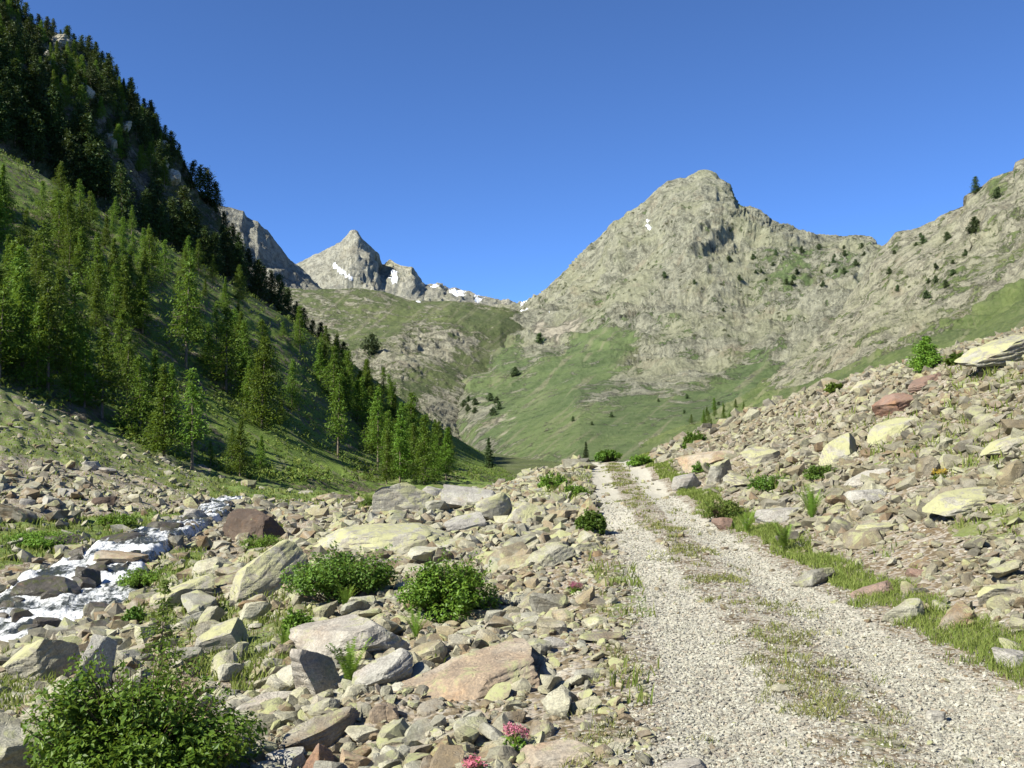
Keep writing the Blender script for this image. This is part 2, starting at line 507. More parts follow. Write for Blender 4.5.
# stream bed and its far bank
STREAM = [(-420, 800, 15.5), (-250, 740, 17), (-120, 690, 18.5), (-40, 655, 20.5), (10, 630, 22), (50, 608, 24), (75, 590, 26.5), (85, 572, 28.5), (110, 556, 31), (135, 541, 34), (160, 531, 37.5), (190, 521, 42), (210, 512, 46), (217, 503, 52), (232, 497, 60)]
for px, py, Y in STREAM:
    C(px, py + 8, Y)
for a in ((-420, 560, 24), (-250, 545, 27), (-60, 560, 30), (0, 560, 31), (60, 532, 37), (150, 520, 43), (185, 497, 50), (0, 500, 43), (60, 500, 45), (0, 440, 59), (0, 388, 75), (100, 432, 77), (100, 480, 54), (200, 476, 78), (230, 500, 62), (290, 492, 72),
          (340, 498, 85), (-150, 330, 80), (-150, 430, 58), (-150, 500, 42), (250, 522, 42), (300, 515, 46), (330, 506, 55), (150, 572, 26), (400, 500, 70), (460, 496, 90), (520, 490, 110), (250, 485, 100), (330, 492, 110), (-300, 300, 70), (-300, 480, 40)):
    C(*a)
ctrl = np.array(ctrl)


class Surf:
    def __init__(self, pts, lam=0.02):
        self.xy = pts[:, :2]
        n = len(pts)
        d = np.linalg.norm(self.xy[:, None] - self.xy[None], axis=2)
        A = np.zeros((n + 3, n + 3))
        A[:n, :n] = -d - lam * np.eye(n) * -1
        A[:n, :n] = -d + lam * np.eye(n)
        A[:n, n] = 1
        A[:n, n + 1:] = self.xy
        A[n:, :n] = A[:n, n:].T
        self.w = np.linalg.lstsq(A, np.concatenate([pts[:, 2], np.zeros(3)]), rcond=None)[0]

    def __call__(self, X, Y):
        q = np.stack([X, Y], -1).reshape(-1, 2)
        out = np.empty(len(q))
        n = len(self.xy)
        for s in range(0, len(q), 20000):
            c = q[s:s + 20000]
            d = np.linalg.norm(c[:, None] - self.xy[None], axis=2)
            out[s:s + 20000] = -d @ self.w[:n] + self.w[n] + c @ self.w[n + 1:]
        return out.reshape(np.shape(X))


SURF = Surf(ctrl)
stream_pts = np.array([P(*a) for a in STREAM])
STREAM_W = np.array([2.8, 2.8, 2.9, 2.8, 2.6, 2.3, 1.9, 1.6, 1.2, 1.1, 1.0, 0.8, 0.8, 0.7, 0.7])


def stream_dist(X, Y):
    """distance to the stream's middle line, its water level and half width there"""
    q = np.stack([X, Y], -1).reshape(-1, 2)
    best = np.full(len(q), 1e9)
    lev = np.zeros(len(q))
    hw = np.ones(len(q))
    for i in range(len(stream_pts) - 1):
        a, b = stream_pts[i, :2], stream_pts[i + 1, :2]
        ab = b - a
        tt = np.clip(((q - a) @ ab) / (ab @ ab), 0, 1)
        d = np.linalg.norm(q - (a + tt[:, None] * ab), axis=1)
        m = d < best
        best[m] = d[m]
        lev[m] = (stream_pts[i, 2] * (1 - tt) + stream_pts[i + 1, 2] * tt)[m]
        hw[m] = (STREAM_W[i] * (1 - tt) + STREAM_W[i + 1] * tt)[m]
    sh = np.shape(X)
    return best.reshape(sh), lev.reshape(sh), hw.reshape(sh)


# cover polygons as seen from the track
GRASSY = [
    ([(-600, 250), (0, 380), (100, 425), (210, 470), (350, 470), (440, 495), (380, 512), (300, 500), (200, 498), (120, 470), (0, 455), (-600, 455)], 0.62),
    ([(-600, 450), (0, 450), (120, 470), (240, 498), (190, 512), (0, 505), (-600, 500)], 0.42),
    ([(-600, 530), (0, 520), (60, 518), (150, 512), (190, 515), (150, 535), (90, 545), (0, 570), (-600, 600)], 0.95),
    ([(110, 565), (150, 550), (205, 550), (200, 575), (150, 592), (120, 590)], 0.95),
    ([(250, 480), (360, 470), (420, 500), (330, 500), (250, 497)], 0.9),
    ([(0, 650), (30, 640), (60, 690), (30, 720), (0, 720)], 0.7),
    ([(120, 600), (200, 575), (250, 590), (330, 600), (340, 640), (280, 680), (240, 700), (180, 660)], 0.58),
    ([(250, 530), (285, 525), (270, 560), (240, 570)], 0.7),
    ([(640, 462), (700, 500), (780, 560), (900, 620), (1030, 690), (1030, 720), (900, 660), (760, 570), (690, 510), (640, 475)], 0.75),
    ([(585, 560), (650, 556), (662, 625), (615, 625), (600, 590)], 0.50),
    ([(615, 670), (660, 665), (665, 705), (625, 700)], 0.40),
    ([(860, 425), (1024, 395), (1024, 480), (940, 480), (850, 455)], 0.5),
    ([(930, 360), (1024, 360), (1024, 395), (960, 395)], 0.5),
    ([(780, 420), (850, 400), (860, 415), (800, 440)], 0.4),
    ([(940, 510), (1024, 500), (1024, 540), (960, 535)], 0.5),
    ([(420, 640), (470, 610), (500, 640), (440, 660)], 0.3),
    ([(300, 600), (330, 590), (340, 640), (290, 650)], 0.6),
    ([(540, 480), (590, 470), (590, 500), (545, 505)], 0.6),
    ([(740, 470), (850, 470), (850, 520), (760, 510)], 0.4),
]


def cover(P3):
    """grass / road / wet weights at ground points"""
    X, Y = P3[:, 0], P3[:, 1]
    px, py = project(P3)
    q = np.stack([X, Y, np.zeros_like(X)], -1)
    wx = px + 22 * pnoise(q * 0.9) * np.clip(8 / np.maximum(Y, 3), 0.15, 1.2)
    wy = py + 16 * pnoise(q * 0.9 + 40) * np.clip(8 / np.maximum(Y, 3), 0.15, 1.2)
    g = np.full(len(X), 0.12)
    for poly, w in GRASSY:
        g = np.where(in_poly(wx, wy, poly), np.maximum(g, w), g)
    far = Y > 55
    g = np.where(far & (px > 210), np.maximum(g, 0.85), g)
    a, b = road_left(Y), road_right(Y)
    tt = (X - a) / (b - a)
    # two wheel tracks with a weedy strip between
    w1 = np.exp(-((tt - 0.20) / 0.17) ** 2)
    w2 = np.exp(-((tt - 0.80) / 0.17) ** 2)
    inside = np.clip((0.62 - np.abs(tt - 0.5)) / 0.12, 0, 1)
    road = np.clip(np.maximum(np.maximum(w1, w2) * 1.1, 0.40 * inside), 0, 1)
    road = np.where(Y > 60, 0, road)
    med = np.exp(-((tt - 0.5) / 0.16) ** 2) * 0.30
    g = np.where((inside > 0.3) & ~((g > 0.35) & (tt < 0.10)), np.minimum(g, 0.08) + med, g)
    d, lev, hw = stream_dist(X, Y)
    wet = np.clip(1 - (d - hw * 0.8) / 0.9, 0, 1)
    g = g * (1 - wet)
    return g, road, wet


def ground_z(X, Y):
    z = SURF(X, Y)
    q = np.stack([np.ravel(X), np.ravel(Y), np.zeros(np.size(X))], -1)
    a, b = road_left(Y), road_right(Y)
    off = np.maximum(np.maximum(a - 0.1 - X, X - b - 0.3), 0)
    rough = np.clip(off / 1.2, 0, 1)
    far = np.clip((np.asarray(Y) - 20) / 40, 0, 1)
    amp = (0.012 + 0.085 * rough) * (1 + 3.0 * far)
    z = z + amp * (1.6 * fbm(q * 0.8, 4)).reshape(np.shape(X)) + (0.012 + 0.035 * rough) * fbm(q * 4.0 + 5, 3).reshape(np.shape(X))
    tt = (X - a) / (b - a)
    z = z - 0.035 * (np.exp(-((tt - 0.2) / 0.16) ** 2) + np.exp(-((tt - 0.8) / 0.16) ** 2)) * (np.asarray(Y) < 60)
    d, lev, hw = stream_dist(X, Y)
    k = np.clip((d - hw * 0.8) / (0.35 + 0.25 * hw), 0, 1)
    k = k * k * (3 - 2 * k)
    z = np.where(d < hw * 0.8 + 0.35 + 0.25 * hw, (lev - 0.35) * (1 - k) + np.maximum(z, lev - 0.2) * k, z)
    return z


angs = np.concatenate([np.linspace(-82, -40, 70, endpoint=False), np.linspace(-40, 40, 680), np.linspace(40, 82, 71)[1:]])
rs = np.concatenate([[0.05, 0.5, 1.2, 2.0], np.geomspace(2.8, 130, 520)])
AA, RR = np.meshgrid(np.radians(angs), rs)
GX, GY = RR * np.sin(AA), RR * np.cos(AA) - 0.6
GZ = ground_z(GX, GY)
gv = np.stack([GX, GY, GZ], -1).reshape(-1, 3)
na, nr = len(angs), len(rs)
ii = np.arange(nr * na).reshape(nr, na)
gf = np.stack([ii[:-1, :-1], ii[:-1, 1:], ii[1:, 1:], ii[1:, :-1]], -1).reshape(-1, 4)[:, ::-1]
gme = mesh_np('ground', gv, gf, True)
g_, r_, w_ = cover(gv)
attr(gme, 'grass', g_)
attr(gme, 'road', r_)
attr(gme, 'wet', w_)
ground = link('ground', gme, M_GROUND)
tag(ground, kind='structure')
# the ground behind the viewer and far to the sides, as a coarse apron of the same earth
ap = []
for r in (0.0, 40, 130, 700):
    for k in range(25):
        th = math.radians(82 + k * (196 / 24))
        ap.append((r * math.sin(th), r * math.cos(th) - 0.6, (-0.05 if r == 0 else (8 if abs(th - math.pi) < 1.2 else 14) * r / 130)))
af = [(i * 25 + k, i * 25 + k + 1, (i + 1) * 25 + k + 1, (i + 1) * 25 + k) for i in range(3) for k in range(24)]
ame = mesh_np('terrain', np.array(ap), np.array(af), True)
attr(ame, 'grass', np.full(len(ap), 0.6))
tag(link('terrain', ame, M_GROUND), kind='structure')

GBVH = BVHTree.FromPolygons([tuple(v) for v in gv], [tuple(f) for f in gf.tolist()], epsilon=0.0)


def hit(px, py, bvh=None):
    d = Vector(ray(px, py)).normalized()
    r = (bvh or GBVH).ray_cast(Vector((0, 0, CAMZ)), d, 5000)
    return (r[0], r[1]) if r[0] is not None else (None, None)


# ------------------------------------------------------------------ lofted mountainsides
def loft(name, curves, pxr, nu, nv, mat, amp=0.0, nscale=0.01, masks=(), back=None, warp=6.0, rig=0.6, kind='structure', ampv=None, aniso=1.0, gain=0.6, streak=(-0.77, 0.64, 5.0, 60.0), blur=5):
    pxs = np.linspace(pxr[0], pxr[1], nu)
    rows = []
    for c in curves:
        c = np.array(c, float)
        py = np.interp(pxs, c[:, 0], c[:, 1])
        Y = np.interp(pxs, c[:, 0], c[:, 2])
        rows.append(np.stack([P(a, b, y) for a, b, y in zip(pxs, py, Y)]))
    if back is not None:
        dist, drop = back
        top = rows[-1]
        dirs = top.copy()
        dirs[:, 2] = 0
        dirs /= np.linalg.norm(dirs, axis=1)[:, None]
        rows.append(top + dirs * dist + np.array([0, 0, -drop]))
        rows.append(top + dirs * dist * 3 + np.array([0, 0, -drop * 3.4]))
    R = np.stack(rows)  # k, nu, 3
    k = len(R)
    seg = np.linalg.norm(np.diff(R, axis=0), axis=2).mean(1)
    vis = seg.copy()
    cum = np.concatenate([[0], np.cumsum(np.sqrt(vis))])
    tv = np.linspace(0, cum[-1], nv)
    # keep the ridge row itself in the mesh
    ridge = cum[len(curves) - 1]
    tv[np.argmin(np.abs(tv - ridge))] = ridge
    V = np.empty((nv, nu, 3))
    # monotone-ish cubic across the curves
    m = np.zeros_like(R)
    dk = np.diff(R, axis=0) / np.diff(cum)[:, None, None]
    m[1:-1] = 0.5 * (dk[1:] + dk[:-1])
    m[0], m[-1] = dk[0], dk[-1]
    if back is not None:
        m[len(curves) - 1] *= 0.15
    m *= 0.6
    for r, tval in enumerate(tv):
        i = min(max(np.searchsorted(cum, tval, side='right') - 1, 0), k - 2)
        hh = cum[i + 1] - cum[i]
        s = (tval - cum[i]) / hh
        h00, h10, h01, h11 = 2 * s**3 - 3 * s**2 + 1, s**3 - 2 * s**2 + s, -2 * s**3 + 3 * s**2, s**3 - s**2
        V[r] = h00 * R[i] + h10 * hh * m[i] + h01 * R[i + 1] + h11 * hh * m[i + 1]
    px, py = project(V.reshape(-1, 3))
    flat = V.reshape(-1, 3)
    du = np.gradient(V, axis=1)
    dv = np.gradient(V, axis=0)
    N = np.cross(du, dv)
    N /= np.linalg.norm(N, axis=2)[..., None] + 1e-9
    if N[..., 2].mean() < 0:
        N = -N
    N = N.reshape(-1, 3)
    if amp:
        q = flat * nscale * np.array([1, 1, aniso])
        qw = q + 0.35 * np.stack([pnoise(q * 1.3), pnoise(q * 1.3 + 31), pnoise(q * 1.3 + 67)], -1)
        dsp = rig * ridged(qw, 7, gain) + (1 - rig) * fbm(qw * 1.7 + 3, 7, gain)
        a = np.full(len(flat), amp)
        for an, base, polys in masks:
            if an in ('grass', 'scree'):
                gw = np.zeros(len(flat))
                for poly, val in polys:
                    gw = np.where(in_poly(px, py, poly), np.clip(val, 0, 1), gw)
                gw = np.pad(gw.reshape(nv, nu), 8, mode='edge')
                for ax in (0, 1):
                    cs = np.cumsum(np.insert(gw, 0, 0, axis=ax), axis=ax)
                    gw = (np.take(cs, range(17, cs.shape[ax]), ax) - np.take(cs, range(0, cs.shape[ax] - 17), ax)) / 17
                a = a * (1 - 0.75 * gw.ravel())
        if ampv is not None:
            a = a * ampv(px, py)
        dsp = dsp - dsp.mean()
        if back is not None:
            rr = np.abs(np.arange(nv) - int(np.argmin(np.abs(tv - ridge)))) / (0.10 * nv)
            a = a * np.repeat(0.35 + 0.65 * np.clip(rr, 0, 1), nu)
        flat = flat + N * (a * dsp)[:, None]
    ii = np.arange(nu * nv).reshape(nv, nu)
    f = np.stack([ii[:-1, :-1], ii[:-1, 1:], ii[1:, 1:], ii[1:, :-1]], -1).reshape(-1, 4)
    me = mesh_np(name, flat, f, True)
    q = flat * nscale * 2.2
    wx = px + warp * fbm(q, 4) * 2
    wy = py + warp * fbm(q + 50, 4) * 2
    for an, base, polys in masks:
        w = np.full(len(flat), float(base))
        for poly, val in polys:
            w = np.where(in_poly(wx, wy, poly), val, w)
        if an != 'snow':
            g2 = np.pad(w.reshape(nv, nu), blur, mode='edge')
            k2 = 2 * blur + 1
            for ax in (0, 1):
                cs = np.cumsum(np.insert(g2, 0, 0, axis=ax), axis=ax)
                g2 = (np.take(cs, range(k2, cs.shape[ax]), ax) - np.take(cs, range(0, cs.shape[ax] - k2), ax)) / k2
            w = g2.ravel()
        attr(me, an, w)
    dx, dy, across, along = streak
    sx = (px * dx + py * dy) / along
    sy = (px * -dy + py * dx) / across
    bend = 0.6 * pnoise(np.stack([px / 70, py / 70, 0 * px], -1))
    attr(me, 'streak', fbm(np.stack([sx, sy + bend, 0 * sx + 3.7], -1), 4))
    o = link(name, me, mat)
    if kind:
        tag(o, kind=kind)
    bv = BVHTree.FromPolygons([tuple(v) for v in flat], [tuple(x) for x in f.tolist()], epsilon=0.0)
    return o, bv


# far peaks at the head of the valley
farpeak, B_FAR = loft('mountain', [
    [(230, 340, 1900), (320, 330, 1800), (420, 330, 1750), (560, 340, 1800)],
    [(230, 300, 2050), (300, 296, 2000), (345, 295, 1950), (380, 298, 1980), (420, 300, 2000), (480, 305, 2080), (560, 320, 2100)],
    [(230, 285, 2200), (270, 280, 2200), (300, 262, 2220), (310, 256, 2230), (325, 251, 2200), (334, 246, 2180), (345, 238, 2160), (351, 232, 2150), (357, 231, 2150), (362, 238, 2160), (370, 245, 2180), (377, 252, 2200), (379, 262, 2260), (386, 262, 2260),
     (391, 258, 2240), (398, 262, 2220), (405, 265, 2200), (413, 266, 2180), (418, 275, 2200), (424, 286, 2280), (430, 284, 2280), (440, 283, 2260), (446, 290, 2300), (455, 288, 2280), (463, 292, 2280), (475, 295, 2280), (487, 300, 2300), (500, 303, 2320), (515, 306, 2340), (560, 318, 2360)],
], (230, 560), 330, 110, M_FARPEAK, amp=46, nscale=0.007, aniso=0.6, back=(90, 120), rig=0.75, masks=[
    ('grass', -0.6, []), ('scree', -0.6, []), ('heath', 0, []),
    ('snow', 0.0, [([(331, 260), (337, 263), (349, 277), (352, 281), (343, 279), (334, 268)], 0.75), ([(392, 268), (399, 269), (397, 283), (393, 285), (389, 280)], 0.75), ([(425, 288), (441, 285), (438, 290), (428, 292)], 0.8), ([(449, 291), (460, 290), (466, 296), (454, 297)], 0.75), ([(474, 297), (483, 301), (478, 302)], 0.7)])], warp=3)

shoulder, B_SH = loft('mountain', [
    [(200, 380, 950), (260, 360, 950), (330, 330, 950), (380, 320, 950)],
    [(200, 300, 1010), (240, 285, 1020), (270, 290, 1040), (300, 296, 1060), (330, 300, 1080), (380, 310, 1080)],
    [(200, 200, 1120), (222, 205, 1140), (232, 208, 1150), (243, 211, 1160), (247, 218, 1165), (258, 222, 1170), (263, 228, 1180), (268, 230, 1190), (274, 240, 1200), (281, 249, 1220), (287, 258, 1240), (293, 262, 1260), (303, 268, 1270), (320, 288, 1300), (345, 298, 1320), (380, 310, 1350)],
], (200, 380), 200, 90, M_FARPEAK, amp=16, nscale=0.012, back=(50, 70), rig=0.7, masks=[('grass', -0.6, []), ('scree', -0.6, []), ('heath', 0, []), ('snow', 0, [])])

# green and rocky hill closing the valley
G1 = [
    ([(280, 285), (420, 292), (470, 305), (530, 318), (545, 340), (500, 350), (470, 330), (440, 330), (400, 320), (360, 350), (340, 350), (330, 330)], 0.62),
    ([(440, 300), (520, 312), (525, 330), (500, 340), (450, 320)], 0.95),
    ([(395, 305), (425, 305), (400, 335), (365, 355), (355, 345)], 0.8),
    ([(465, 355), (475, 365), (440, 385), (410, 400), (390, 395), (410, 380)], 0.95),
    ([(480, 345), (570, 335), (565, 365), (520, 395), (470, 400), (440, 405), (470, 380)], 0.75),
    ([(340, 330), (370, 325), (365, 345), (345, 355)], 0.7),
]
hill, B_HILL = loft('hill', [
    [(240, 520, 420), (330, 480, 430), (400, 455, 450), (470, 470, 480), (540, 480, 500), (600, 470, 520)],
    [(240, 420, 540), (330, 410, 550), (400, 402, 560), (430, 410, 570), (480, 430, 585), (540, 440, 610), (600, 430, 640)],
    [(240, 360, 660), (330, 355, 670), (400, 350, 680), (440, 360, 690), (470, 372, 700), (500, 372, 730), (540, 368, 790), (600, 380, 840)],
    [(240, 310, 780), (330, 315, 785), (400, 320, 795), (450, 318, 805), (500, 325, 830), (520, 332, 850), (545, 338, 900), (600, 350, 960)],
    [(240, 285, 860), (290, 288, 860), (310, 289, 860), (340, 289, 865), (355, 288, 870), (385, 292, 880), (410, 300, 890), (440, 301, 900), (470, 302, 915), (490, 306, 930), (515, 310, 950), (535, 316, 980), (600, 340, 1050)],
], (240, 600), 400, 230, M_HILL, blur=9, amp=13, nscale=0.018, back=(60, 25), rig=0.55, masks=[
    ('grass', 0.32, G1),
    ('scree', -0.5, [([(520, 330), (535, 335), (470, 385), (430, 410), (415, 405), (465, 372)], 0.5), ([(400, 400), (450, 395), (490, 410), (470, 440), (420, 420)], 0.45), ([(270, 285), (400, 288), (395, 297), (350, 298)], 0.4)]),
    ('heath', 0.5, []),
    ('snow', 0, [([(412, 297), (424, 300), (420, 303)], 0.9)])], warp=5)

# the big peak with its cliffs and the green scree slope under it
GM = [
    ([(640, 330), (600, 335), (570, 350), (545, 365), (500, 405), (480, 440), (520, 470), (700, 470), (720, 400), (700, 400), (640, 400), (600, 370), (620, 350)], 0.85),
    ([(565, 335), (610, 325), (640, 345), (600, 400), (560, 440), (480, 450), (470, 440), (530, 380)], 0.85),
    ([(650, 345), (690, 325), (700, 345), (690, 360), (660, 360)], 0.4),
    ([(640, 402), (665, 394), (690, 388), (765, 343), (785, 375), (800, 372), (860, 345), (880, 350), (800, 430), (640, 460)], 0.8),
    ([(590, 320), (612, 312), (608, 300), (598, 305)], 0.8),
    ([(750, 260), (800, 250), (870, 250), (860, 280), (790, 290), (750, 280)], 0.5),
    ([(480, 330), (560, 345), (560, 360), (500, 370), (480, 350)], 0.8),
    ([(440, 395), (470, 368), (520, 360), (540, 380), (510, 402), (470, 402)], 0.72),
    ([(440, 425), (470, 425), (490, 450), (440, 450)], 0.8),
]
peak, B_PEAK = loft('mountain', [
    [(440, 500, 470), (480, 500, 360), (520, 498, 310), (620, 494, 270), (700, 470, 280), (800, 450, 260), (900, 420, 260), (960, 400, 260)],
    [(440, 466, 560), (480, 470, 430), (520, 472, 370), (580, 468, 335), (640, 456, 340), (700, 437, 350), (800, 415, 330), (900, 380, 330), (960, 350, 330)],
    [(440, 410, 620), (470, 400, 610), (520, 392, 600), (580, 380, 570), (640, 386, 530), (700, 388, 510), (740, 385, 495), (800, 375, 480), (860, 345, 480), (900, 330, 500), (960, 320, 500)],
    [(440, 362, 860), (470, 366, 720), (500, 352, 750), (520, 345, 780), (570, 335, 800), (610, 320, 790), (650, 330, 740), (700, 330, 710), (760, 320, 690), (820, 310, 680), (880, 300, 680), (960, 300, 700)],
    [(440, 330, 1120), (490, 330, 960), (515, 323, 960), (540, 312, 980), (580, 295, 980), (620, 270, 960), (680, 238, 940), (700, 236, 930), (740, 240, 900), (780, 252, 860), (820, 258, 830), (880, 262, 820), (960, 262, 840)],
    [(440, 315, 1400), (500, 309, 1360), (525, 306, 1340), (535, 302, 1320), (550, 290, 1280), (562, 279, 1250), (575, 262, 1230), (590, 247, 1210), (605, 232, 1200), (618, 222, 1190), (636, 212, 1185), (648, 205, 1180), (660, 190, 1180), (668, 183, 1178),
     (680, 181, 1175), (695, 176, 1170), (706, 171, 1165), (715, 174, 1160), (724, 181, 1155), (730, 190, 1150), (736, 203, 1130), (745, 207, 1110), (760, 212, 1090), (775, 222, 1070), (790, 234, 1050), (805, 238, 1020), (820, 240, 1000), (835, 240, 990), (850, 239, 980), (862, 241, 970), (876, 248, 960), (890, 256, 950), (920, 262, 930), (960, 270, 930)],
], (440, 960), 620, 420, M_PEAK, amp=44, nscale=0.0085, aniso=0.6, gain=0.56, blur=12, back=(120, 130), rig=0.8, ampv=lambda px, py: np.clip(0.25 + (400 - py) / 90, 0.12, 1.0), masks=[
    ('grass', 0.16, GM + [([(520, 320), (600, 300), (570, 345), (535, 365), (520, 350)], 0.15), ([(640, 350), (700, 360), (740, 380), (690, 392), (655, 385)], 0.1), ([(570, 395), (620, 385), (615, 400), (580, 405)], 0.25)]),
    ('scree', -0.5, [([(520, 325), (590, 310), (605, 312), (560, 345), (530, 365), (540, 345)], 0.75), ([(545, 370), (555, 372), (500, 410), (480, 430), (470, 430)], 0.7), ([(500, 410), (545, 400), (520, 430), (500, 445), (468, 430)], 0.75),
                     ([(600, 425), (650, 420), (635, 440), (595, 445)], 0.75), ([(620, 345), (628, 352), (580, 402), (560, 412)], 0.6), ([(655, 385), (660, 390), (600, 425), (580, 425)], 0.42)]),
    ('heath', 0.3, [([(500, 345), (570, 340), (560, 365), (520, 370)], 1.0)]),
    ('snow', 0, [([(617, 272), (625, 272), (625, 277), (618, 277)], 1.0), ([(646, 219), (649, 219), (650, 226), (648, 225)], 0.9), ([(521, 306), (531, 303), (530, 308), (522, 310)], 1.0), ([(514, 312), (528, 314), (524, 317)], 0.9), ([(548, 312), (556, 313), (552, 316)], 0.8), ([(709, 229), (714, 229), (712, 232)], 0.8)])], warp=5)

# right-hand cliff ridge with the green slope below it
right, B_RIGHT = loft('mountain', [
    [(640, 520, 60), (700, 490, 55), (800, 450, 50), (900, 420, 46), (1024, 395, 44), (1300, 330, 44)],
    [(640, 462, 190), (700, 446, 170), (780, 420, 150), (860, 385, 140), (940, 355, 130), (1024, 325, 125), (1300, 225, 125)],
    [(640, 448, 330), (700, 430, 300), (780, 396, 280), (830, 375, 265), (880, 350, 255), (940, 322, 240), (1024, 286, 230), (1300, 170, 230)],
    [(640, 446, 380), (700, 425, 370), (760, 395, 365), (820, 350, 350), (880, 305, 345), (940, 272, 325), (1024, 232, 310), (1300, 110, 300)],
    [(640, 444, 420), (700, 420, 420), (760, 390, 420), (800, 370, 420), (830, 330, 420), (858, 290, 430), (870, 268, 430), (880, 250, 430), (890, 243, 428), (897, 235, 425), (905, 232, 420), (915, 229, 415), (925, 226, 412), (935, 222, 408), (945, 213, 404), (955, 207, 400),
     (962, 203, 398), (964, 194, 396), (975, 189, 390), (984, 183, 385), (992, 177, 380), (1003, 173, 376), (1012, 170, 372), (1014, 162, 370), (1024, 156, 368), (1060, 135, 360), (1150, 100, 340), (1300, 40, 330)],
], (640, 1300), 560, 330, M_RIGHT, amp=14, nscale=0.024, aniso=0.6, gain=0.56, blur=7, back=(40, 40), rig=0.8, ampv=lambda px, py: np.clip((470 - 0.36 * (px - 640) * 1.05 - py) / 40, 0.06, 1.0), masks=[
    ('grass', 0.98, [([(640, 449), (700, 425), (760, 388), (792, 391), (822, 381), (880, 358), (937, 334), (1024, 286), (1300, 175), (1300, 0), (640, 0)], 0.27), ([(930, 270), (1024, 225), (1024, 260), (960, 300), (930, 300)], 0.42), ([(985, 180), (1010, 172), (1010, 190), (985, 200)], 0.7), ([(1000, 230), (1024, 200), (1024, 230)], 0.5)]),
    ('scree', -0.5, []), ('heath', 0.2, []), ('snow', 0, [])], warp=4)

# steep forested cliff on the left
cliff, B_CLIFF = loft('hill', [
    [(-420, 420, 120), (-200, 300, 130), (0, 250, 150), (100, 300, 165), (200, 350, 180), (300, 400, 205), (350, 430, 230), (400, 450, 260)],
    [(-420, 120, 160), (-200, 60, 175), (0, 150, 195), (100, 212, 205), (200, 268, 220), (250, 300, 235), (300, 340, 255), (340, 372, 280), (400, 420, 310)],
    [(-420, -120, 175), (-200, -60, 190), (0, 65, 214), (60, 108, 222), (120, 160, 235), (170, 205, 246), (210, 250, 260), (250, 290, 275), (300, 330, 295), (340, 365, 315), (400, 415, 340)],
    [(-420, -330, 220), (-200, -160, 235), (-60, -50, 250), (0, -10, 262), (21, 14, 290), (40, 26, 300), (59, 35, 306), (76, 42, 312), (94, 53, 318), (109, 71, 322), (125, 87, 324), (141, 105, 326), (155, 123, 328), (166, 138, 329), (176, 152, 330), (184, 166, 330), (190, 180, 329), (198, 190, 328), (208, 198, 330), (217, 207, 333), (222, 226, 335), (235, 250, 338), (250, 275, 342), (275, 300, 350), (300, 325, 358), (325, 350, 366), (345, 370, 372), (400, 420, 380)],
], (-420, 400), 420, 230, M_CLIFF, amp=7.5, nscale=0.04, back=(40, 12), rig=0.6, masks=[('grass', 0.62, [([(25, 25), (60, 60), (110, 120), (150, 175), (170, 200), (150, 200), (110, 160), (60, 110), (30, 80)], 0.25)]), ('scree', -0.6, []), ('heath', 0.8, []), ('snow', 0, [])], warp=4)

# sunlit larch hillside in front of it
slope, B_SLOPE = loft('hillside', [
    [(-420, 540, 60), (-200, 480, 66), (0, 455, 73), (100, 488, 76), (200, 512, 80), (300, 510, 82), (400, 505, 105), (480, 490, 150), (580, 480, 220), (680, 480, 300)],
    [(-420, 250, 80), (-200, 300, 76), (0, 379, 80), (100, 425, 82), (200, 468, 88), (300, 480, 98), (350, 482, 112), (400, 478, 135), (480, 476, 180), (540, 488, 240), (600, 494, 300), (680, 500, 360)],
    [(-420, 60, 118), (-200, 180, 112), (0, 280, 112), (100, 338, 114), (200, 392, 122), (300, 432, 136), (350, 444, 156), (400, 450, 190), (480, 467, 260), (540, 480, 300), (600, 486, 340), (680, 492, 400)],
    [(-420, -120, 160), (-200, 50, 162), (0, 152, 168), (50, 180, 170), (100, 211, 173), (150, 238, 178), (200, 266, 184), (240, 290, 190), (280, 314, 197), (320, 340, 210), (350, 362, 245), (400, 398, 340), (450, 434, 400), (490, 458, 440), (540, 474, 450), (600, 480, 450), (680, 486, 460)],
], (-420, 680), 620, 300, M_MEADOW, streak=(0.80, 0.60, 3.0, 26.0), amp=1.3, nscale=0.09, back=(14, 9), rig=0.35, masks=[
    ('grass', 0.62, [([(200, 400), (300, 420), (360, 470), (250, 475)], 0.85), ([(390, 385), (440, 415), (520, 465), (420, 470), (400, 440)], 0.95), ([(-100, 385), (0, 372), (100, 415), (60, 420), (0, 400)], 0.3)]),
    ('scree', -0.6, []), ('heath', 0.8, [([(390, 385), (520, 465), (400, 460)], 0.1)]), ('snow', 0, [])], warp=6)

# valley fill far below the slopes so the basin is closed
fill = [(-900, 60, -14), (900, 60, -14), (2600, 3200, 30), (-2600, 3200, 30)]
fme = mesh_np('valley_terrain', np.array(fill), np.array([[0, 1, 2, 3]]))
attr(fme, 'grass', np.full(4, 0.8))
tag(link('valley_terrain', fme, M_HILL), kind='structure')

ALLB = [GBVH, B_SLOPE, B_CLIFF, B_RIGHT, B_HILL, B_PEAK, B_SH, B_FAR]


def hit_any(px, py):
    d = Vector(ray(px, py)).normalized()
    best = None
    for b in ALLB:
        r = b.ray_cast(Vector((0, 0, CAMZ)), d, 6000)
        if r[0] is not None and (best is None or r[3] < best[3]):
            best = r
    return (best[0], best[1]) if best else (None, None)


def drop(x, y, bvhs=None):
    """ground height under a point"""
    best = None
    for b in (bvhs or ALLB):
        r = b.ray_cast(Vector((x, y, 3000)), Vector((0, 0, -1)))
        if r[0] is not None and (best is None or r[0].z > best.z):
            best = r[0]
    return best


